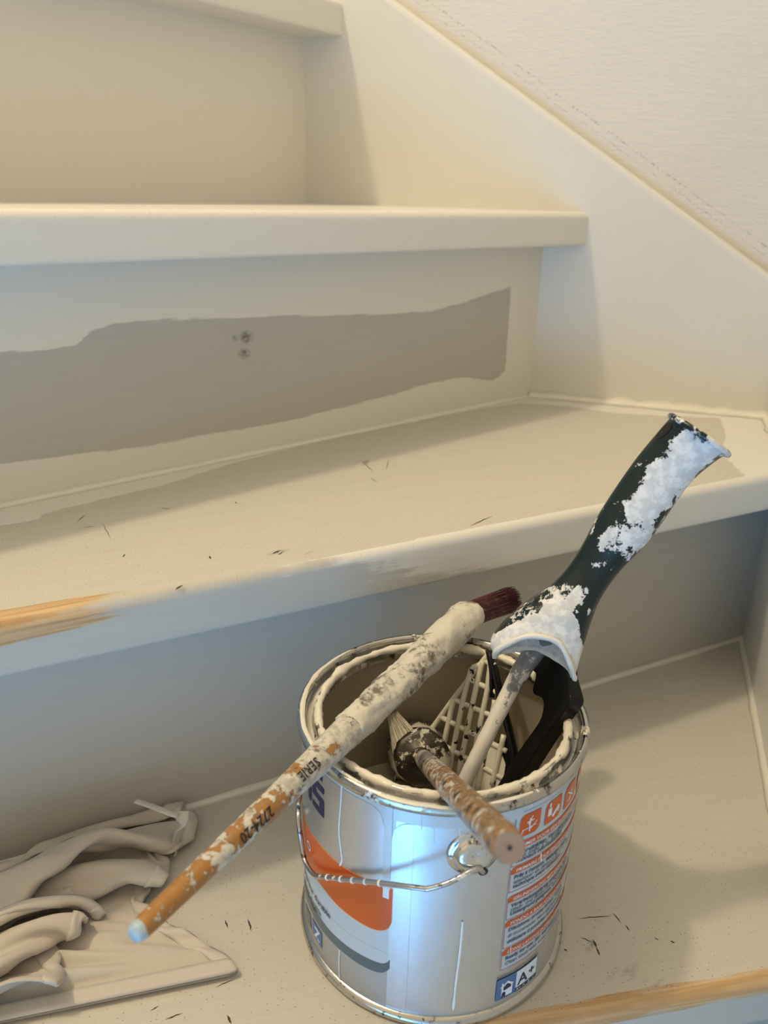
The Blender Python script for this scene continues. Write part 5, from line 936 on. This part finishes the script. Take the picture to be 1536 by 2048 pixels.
RAG_B = [
 [6112,742,184,-13,-38,-42,-29,-44,-34,-28,-41,-27,-4,-44,-29,6,-45,-20,-27,-30,32,-22,-46,-15,0,-51,-26,1,-47,39,3,-60,13,-17,-37,-43,-2,-56,5,11,37,34,-42,-12,22,-24,40,-19,-29,44,11,20,51,22,-9,52,33,-21,50,-32,-13,-46,38,-28,7,50,-27,4,-45,15,-32,-35,-38,-23,-21,17,-26,-41,-19,-52,-11,-9,-58,1,-5,-59,9,-6,-57,6,5,-22,49,16,29,38,7,47,-9,-30,14,-39,-25,39,-34,12,56,-25,-9,64,-12,-65,10,7],
 [32,-27,28,-36,-37,-28,-32,-42,-31,-23,-41,-26,-15,-42,-24,9,-46,-18,14,-48,-10,-9,-14,-52,1,-52,29,5,-59,19,-16,-38,-45,-1,-58,1,-5,-44,31,-13,13,45,-27,41,3,-35,38,-4,-23,43,-28,-39,48,-9,10,53,32,14,50,33,-40,-22,39,-2,-55,5,-50,-4,13,-6,-37,-32,22,-2,-46,-11,-50,-17,9,-44,-35,-6,-58,-14,-7,-58,-8,-3,-52,21,3,-19,48,13,33,34,0,45,-20,-31,20,-40,-29,50,14,-32,56,-7,10,65,-13,-65,2,6],
 [40,-31,13,-36,-37,-28,-21,-26,-50,-21,-30,-38,-15,-34,-31,17,-46,10,-1,-24,-48,-3,-52,24,13,-60,3,-12,-43,-44,-1,-59,8,-3,-56,1,-8,-29,42,-26,42,5,-26,39,16,-36,31,23,-37,44,-11,-26,25,-53,8,49,39,8,35,49,-35,-9,46,-29,-31,31,-26,-41,-10,5,-28,-40,19,-16,-46,-14,-53,-9,14,-43,-38,0,-54,-25,-6,-53,-23,-3,-48,24,0,-18,48,10,37,30,-10,38,-32,-23,50,-14,-31,54,5,-43,42,28,-12,66,-1,-58,-27,-10],
 [83,-61,25,-31,-36,-35,-20,-26,-47,-14,-30,-37,3,5,-48,-3,-52,-4,8,-34,-46,9,-60,-7,5,-53,32,3,-60,-6,-2,-54,-19,-11,-34,39,-22,43,13,-27,39,11,-37,25,30,-36,32,-32,-37,48,15,-39,45,-29,-20,-40,47,-32,-2,48,43,26,23,-32,-31,28,-16,-46,10,8,-26,-45,13,-30,-45,2,-59,-7,8,-51,-33,8,-30,-49,2,-47,-30,-10,-47,20,-12,24,39,-9,7,49,-27,47,13,-32,52,8,-19,62,-15,-53,37,23,-33,49,28,-36,-42,-24],
 [92,-38,-10,-27,-46,-19,-12,-3,-51,-4,9,-48,0,-50,-17,12,-36,-42,9,-48,-36,6,-62,7,6,-58,19,-2,-52,-27,-10,-33,41,-23,25,36,-30,37,-10,-33,33,27,-43,29,-29,-40,38,31,-39,50,-17,-48,32,28,-9,-59,0,-23,-47,12,10,8,46,14,-3,47,-4,-53,0,10,-27,-48,11,-38,-45,9,-57,-21,5,-25,-56,6,-56,-10,-1,-44,-27,-14,-23,41,-19,41,22,-27,42,19,-22,7,55,-31,58,-9,-41,44,32,-32,59,2,-47,-4,40,-25,-37,-33],
 [75,-3,-12,-16,-27,-44,-5,-45,-22,9,-3,-50,-2,-31,-47,26,-54,3,12,-48,-40,4,-59,20,-2,-56,-20,-7,-42,35,-20,14,43,-32,36,8,-33,40,-4,-39,43,-5,-48,33,-25,-47,37,28,-39,10,52,-47,22,34,-9,-55,-4,3,-32,-39,8,-44,19,23,4,45,6,-56,9,7,-50,-34,11,-41,-46,16,-18,-57,2,-36,-46,0,-53,-11,-5,-42,25,-20,0,45,-23,47,0,-29,50,10,-36,26,46,-39,18,52,-24,62,5,-40,38,30,-39,-37,17,-14,-31,-37],
 [67,21,-64,12,-49,-6,-6,-31,-37,13,-50,-16,10,-5,-60,15,-60,-17,15,-58,22,4,-55,-24,-1,-53,16,-19,2,49,-35,35,-10,-28,32,28,-40,34,-25,-43,44,7,-49,37,25,-47,37,27,-43,13,44,-26,-30,41,-2,-48,-19,7,-25,-41,11,-44,-21,25,-29,40,13,-55,21,9,-49,-40,9,-15,-61,13,-51,-30,3,-30,-47,-6,-50,6,-13,-15,45,-25,15,41,-25,47,-20,-35,36,35,-38,19,50,-35,33,45,-35,51,5,-31,9,48,-26,-45,-9,-10,-36,-31],
 [93,-8,7,2,-26,-41,5,-50,-5,22,-45,-32,11,-17,-60,9,-64,0,2,-56,26,13,-51,-18,-12,-34,38,-32,37,2,-33,37,1,-41,22,31,-42,43,13,-51,40,-6,-37,35,41,-43,-16,41,-35,35,34,-13,-48,18,4,-27,-41,9,-44,-19,19,-28,-42,19,-57,2,24,-49,33,9,-50,-40,8,-6,-62,7,-52,-21,0,-41,-34,-11,-38,28,-21,20,41,-27,14,44,-28,49,-19,-36,14,51,-37,33,42,-35,49,11,-31,25,40,-24,-36,27,-15,-35,-30,-6,-46,-19],
 [89,3,-7,4,-39,-30,5,-48,-25,9,-59,-19,29,-11,-57,4,-58,24,-6,-48,-33,-3,-19,48,-18,-20,41,-31,31,-25,-39,36,4,-41,44,2,-43,25,40,-45,29,38,-48,39,11,-39,14,41,-6,-28,45,-3,-47,-9,1,-40,-29,14,-19,-47,25,-53,-6,24,-47,-35,23,-56,25,9,-49,-41,4,-4,-58,4,-49,-17,-5,-49,-9,-22,0,43,-22,-10,47,-29,49,-10,-33,27,44,-32,30,45,-35,46,21,-33,37,28,-26,-20,40,-15,-44,-14,-8,-29,-40,0,-48,-26],
 [72,-3,-20,6,-47,-21,3,-48,-34,32,-56,3,24,-34,-48,-11,-55,-15,-13,-20,47,-26,40,15,6,-43,23,-41,32,16,-41,41,4,-40,49,-1,-47,41,20,-46,34,28,-39,22,37,-32,2,44,-1,-45,-23,4,-49,0,8,-32,-39,17,-41,-36,32,-51,-18,25,-51,31,16,-40,-48,-9,-59,-4,28,-20,-42,0,-49,-7,-11,-48,-1,-27,21,39,-25,15,47,-31,52,-10,-36,16,49,-32,43,26,-31,41,26,-24,-6,46,-18,-44,7,-10,-23,-43,-1,-48,-25,5,-46,-38],
 [83,-27,-17,0,-17,-54,16,-60,2,21,-46,-39,12,-58,-9,1,-45,30,-17,26,38,-28,40,9,-4,-36,37,-42,40,1,-43,42,13,-45,45,9,-43,28,36,-38,43,15,-33,4,43,-19,-33,32,1,-44,-22,11,-11,-50,17,-52,-15,22,-56,-14,22,-42,-43,17,-59,23,4,-33,-51,-1,-30,-47,7,-48,-7,8,-47,1,3,-36,35,-26,27,42,-39,43,8,-25,44,34,-32,7,51,-29,49,6,-24,6,46,-20,-37,26,-11,-40,-25,-4,-18,-51,5,-57,-14,9,-46,-44],
 [85,-12,-25,6,-26,-54,21,-53,33,21,-42,-39,9,-55,-4,-12,-16,47,-24,43,7,-27,34,23,-12,-27,48,-44,44,-1,-42,46,-1,-43,35,29,-38,26,37,-35,31,28,-21,-21,40,-8,-46,14,10,-26,-44,19,-28,-46,19,-54,-21,20,-58,-18,15,-61,-3,22,-36,-44,-8,-5,-55,5,-39,-30,-5,-46,-19,10,-31,35,-3,-25,47,-41,44,0,-26,26,46,-26,24,49,-33,37,27,-18,20,45,-17,-33,33,-12,-48,-5,-4,-20,-48,1,-36,-47,9,-62,-9,5,-12,-66],
 [97,1,-32,12,-47,-38,24,-38,49,15,-48,-31,-1,-45,24,-20,14,42,-24,43,-11,-30,36,24,-20,-16,53,-42,45,-1,-41,46,0,-40,32,29,-33,13,42,-26,8,41,-11,-38,29,3,-52,-4,17,-27,-45,24,-36,-45,16,-63,-3,7,-26,-57,17,-39,-43,9,-44,-34,3,-16,-49,3,-47,13,-8,-41,-24,-19,-23,47,2,29,48,-55,21,-12,-7,38,46,-25,-4,51,-13,40,31,-10,-21,44,-10,-46,13,-7,-50,-16,1,-27,-52,3,-49,-40,7,-45,-50,-15,30,-59],
 [107,-7,-43,19,-61,5,23,-31,49,4,-54,1,-18,-23,40,-21,39,21,-20,42,-23,-34,40,24,-27,-3,54,-39,43,-21,-40,22,38,-34,22,36,-31,27,28,-9,-29,38,-3,-50,7,7,-34,-45,13,-52,-28,19,-57,-23,14,-51,-36,13,-22,-56,3,5,-56,20,-47,-1,2,-23,-43,-8,-49,-5,-10,-50,12,-22,8,53,-30,50,-8,-29,33,40,-2,-35,44,-12,47,22,-3,2,49,-4,-39,29,-5,-52,1,-9,-8,-58,-12,-26,-57,-5,-28,-59,-4,-27,-61,-4,-53,-8],
 [116,-10,39,14,-57,22,20,-56,-4,-8,-19,45,-20,-18,39,-19,44,-22,-27,48,1,-34,48,14,-33,13,50,-38,44,-11,-37,27,30,-26,11,42,-18,-20,41,0,-50,4,5,-54,-7,12,-28,-52,15,-52,-34,13,-61,-16,1,8,-61,11,-15,-51,-14,-46,-2,0,-39,-28,13,-25,-39,-7,-32,34,-6,-56,12,-24,41,36,-28,52,-12,-27,32,41,6,-51,14,-1,32,38,2,-28,40,-1,-52,8,-8,-47,-32,-9,-25,-58,-2,7,-67,-10,-20,-52,-14,-34,34,-18,-33,30],
 [104,-16,65,17,-50,6,13,-51,2,-26,23,36,-10,-40,23,-36,37,14,-24,54,-10,-21,56,-14,-35,34,34,-37,42,5,-30,7,42,-17,-26,38,-10,-42,22,-3,-52,-15,15,-31,-49,18,-61,-3,4,-23,-59,5,-35,-41,-17,-43,-16,5,3,-48,-15,14,-44,1,-44,-20,5,-42,22,-3,-43,-28,-1,-30,48,-24,48,29,-26,52,5,-22,21,46,8,-49,-5,-9,-50,6,27,-1,44,0,-57,-12,-8,-29,-57,-10,8,-64,-7,-48,-11,-15,-42,-22,-16,-4,46,-17,31,34],
 [21,5,108,35,-25,-22,25,-1,-42,17,-42,17,-21,-12,43,-38,32,6,-41,33,34,-10,55,-25,-23,52,-1,-36,25,31,-21,-30,32,-10,-47,-14,1,-39,35,1,-49,-31,5,-51,-35,20,-20,-57,-8,-49,6,-3,-29,-39,-12,27,-40,-10,-5,-47,-15,6,-46,0,-47,11,9,-41,-22,0,-49,-6,-8,-6,60,-27,51,14,-22,28,40,-15,-10,48,-10,-47,6,10,4,-52,22,-54,14,15,-51,-33,-13,-2,-57,-5,-36,-35,-10,-46,6,-13,-27,39,-17,20,40,-20,39,16],
 [83,58,51,29,-25,-28,19,5,-47,20,-45,4,-34,-3,36,-18,-32,33,-34,51,16,-29,49,17,-16,53,-9,-34,-8,35,4,-46,-19,-14,-49,4,10,-52,-19,-3,-60,10,17,-17,-54,-3,-43,-24,3,-18,-45,-9,10,-47,-16,20,-41,-22,25,-35,-6,-32,-38,-10,-46,11,-2,-45,-19,12,-51,26,-17,32,47,-24,45,20,-17,-12,48,-12,-26,40,-3,-48,-20,17,31,-45,6,-46,-42,9,-44,-40,4,-42,-27,-5,-50,-1,-12,-38,28,-16,12,44,-22,43,0,-18,22,39],
 [86,69,22,-2,-20,-45,16,-37,15,45,-17,-27,-21,-33,34,-24,-28,38,-40,35,31,-15,51,-20,-26,29,35,-25,-34,24,1,-45,-23,-2,-54,3,9,-49,-30,11,-29,-46,4,-48,-14,-10,16,-46,-11,16,-44,0,-1,-48,-18,15,-42,-20,7,-45,-10,-49,5,-9,-48,-2,-1,-40,-38,7,-36,47,-24,38,35,-18,4,47,-16,-13,45,-9,-45,24,8,-33,-44,17,20,-57,4,-50,-34,0,-51,1,9,-36,-35,-8,-49,5,-18,-13,45,-18,42,20,-21,41,-12,-26,26,32],
 [1,102,0,44,-36,9,14,-45,21,-9,-6,-55,22,-44,11,14,-40,30,-54,27,23,-2,-35,37,-7,35,35,-20,-47,17,3,-49,-21,15,-33,-44,7,-42,-28,5,-34,-35,1,-8,-49,-18,26,-36,-8,8,-47,-23,33,-28,-21,16,-41,-6,-47,-15,-8,-48,-14,-21,-16,-42,9,-60,-3,-23,2,53,-14,-19,45,-9,-31,35,-4,-1,50,-5,-54,-2,5,-21,-59,17,2,-55,-21,-30,-38,24,-39,24,-11,-44,14,4,-49,-7,-21,19,40,-21,45,-4,-33,24,25,-38,-32,9],
 [102,32,-32,-6,0,50,19,-44,-10,15,-43,-19,-26,-6,47,38,-36,-9,-28,-26,38,-37,1,33,20,-42,10,15,-40,31,11,-41,-39,2,-25,-43,3,-24,-43,1,-26,-42,-20,-14,-42,-1,46,-16,-12,15,-44,-20,22,-38,-18,-4,-46,-14,-39,-28,-6,-49,-4,-22,-30,-39,-2,-41,42,-32,-8,39,-7,-25,42,1,-21,44,6,-53,6,-11,-43,-41,-5,-47,-20,10,13,-48,-3,-24,-45,-6,-51,1,1,-39,32,8,4,48,-30,37,13,-23,26,33,-37,-28,16,-36,-35,-7],
 [70,45,-33,-8,10,48,2,-44,20,2,-46,20,7,-50,8,-37,30,24,0,-20,45,21,-40,18,27,-45,6,-7,-25,-44,-3,-25,-42,-19,-12,-44,8,-28,-41,18,-37,-27,23,-43,-3,-9,-3,-48,-6,46,-14,-19,18,-43,-20,-37,-26,-26,-41,12,-10,-29,-41,-4,-23,-44,-17,-9,52,-11,-36,32,-25,-41,-2,-18,-49,-7,13,-36,32,12,-46,16,-7,-17,-47,8,-37,-31,-2,-11,-49,-8,-24,42,-12,-20,43,-19,-21,39,-4,46,20,-32,-7,36,-34,-35,-10,-43,5,27],
 [69,39,-34,3,-6,50,-5,-48,12,9,-42,23,-7,-51,7,-9,23,45,3,5,49,19,-42,11,5,-37,-32,-23,-9,-44,12,-42,-26,10,-44,-17,3,-50,11,19,-4,-45,-2,-8,-49,13,-45,-19,-17,-2,-45,-34,9,-33,-33,7,-36,-10,-49,8,2,-40,30,-2,-22,-45,-34,-34,10,-9,-29,-38,-11,-41,20,3,-22,43,-8,-44,-23,9,-47,7,8,-50,4,-1,6,-51,-13,-46,-4,-9,-33,36,-14,13,45,-11,-21,43,-10,25,41,-40,-20,22,-38,27,20,-36,35,-2],
]
def sheet(rows, rot=0.0, piv=(0, 0), mv=(0, 0, 0)):
    d = np.array(rows).reshape(len(rows), -1, 3)
    d[:, 0] = np.cumsum(d[:, 0], 0); q = np.cumsum(d, 1) / 10000.0
    c, s_ = math.cos(rot), math.sin(rot); x = q[..., 0] - piv[0]; y = q[..., 1] - piv[1]
    a = piv[0] + x * c - y * s_ + mv[0]; b = piv[1] + x * s_ + y * c + mv[1]; z = q[..., 2] + mv[2]
    rn = nrm(L_risA); P = np.stack([L_risA[0][0] + a * L_risA[1][0] + b * rn[0], L_risA[0][1] + a * L_risA[1][1] + b * rn[1], z], -1); return P
def cloth_part(name, P, mat, th, lift=0.0, sub=1):
    n, m = P.shape[:2]; v = (P + np.array([0, 0, lift])).reshape(-1, 3)
    o = mesh(name, v, grid_faces(n, m), mat, rag); sb = o.modifiers.new('smooth', 'SUBSURF'); sb.levels = sub; sb.render_levels = sub
    sd = o.modifiers.new('thickness', 'SOLIDIFY'); sd.thickness = th; sd.offset = 0; return o
PA = sheet(RAG_A)
cloth_part('cloth', PA, CLOTH.m, .0011)
cloth_part('hem', PA[:, 0:3], HEMM, .0030, .0004)['label'] = 'stitched front hem'
cloth_part('hem', PA[0:3, :], HEMM, .0026, .0003)
PB = sheet(RAG_B, math.radians(16), (.56, .06), (.045, .036, .003))
cloth_part('cloth', PB, CLOTH.m, .0011)
cloth_part('hem', PB[0:3, :], HEMM, .0026, .0003)
cloth_part('hem', PB[:, -3:], HEMM, .0026, .0003)
def ribbon(name, pts, w, mat, th=.0009):
    P = catmull([atz((q[0], q[1]), q[2]) for q in pts], 10); return tube(name, P, (th, w), mat, rag, 14, up=(0, 0, 1), disp=lambda L, a: .0003 * fbm(L * 200, math.cos(a), math.sin(a)))
ribbon('strap', [(272, 1602, .040), (296, 1610, .041), (326, 1621, .042), (356, 1632, .040)], .0022, HEMM)
ribbon('strap', [(366, 1622, .036), (362, 1650, .030), (352, 1684, .012), (348, 1706, .003)], .0040, HEMM)
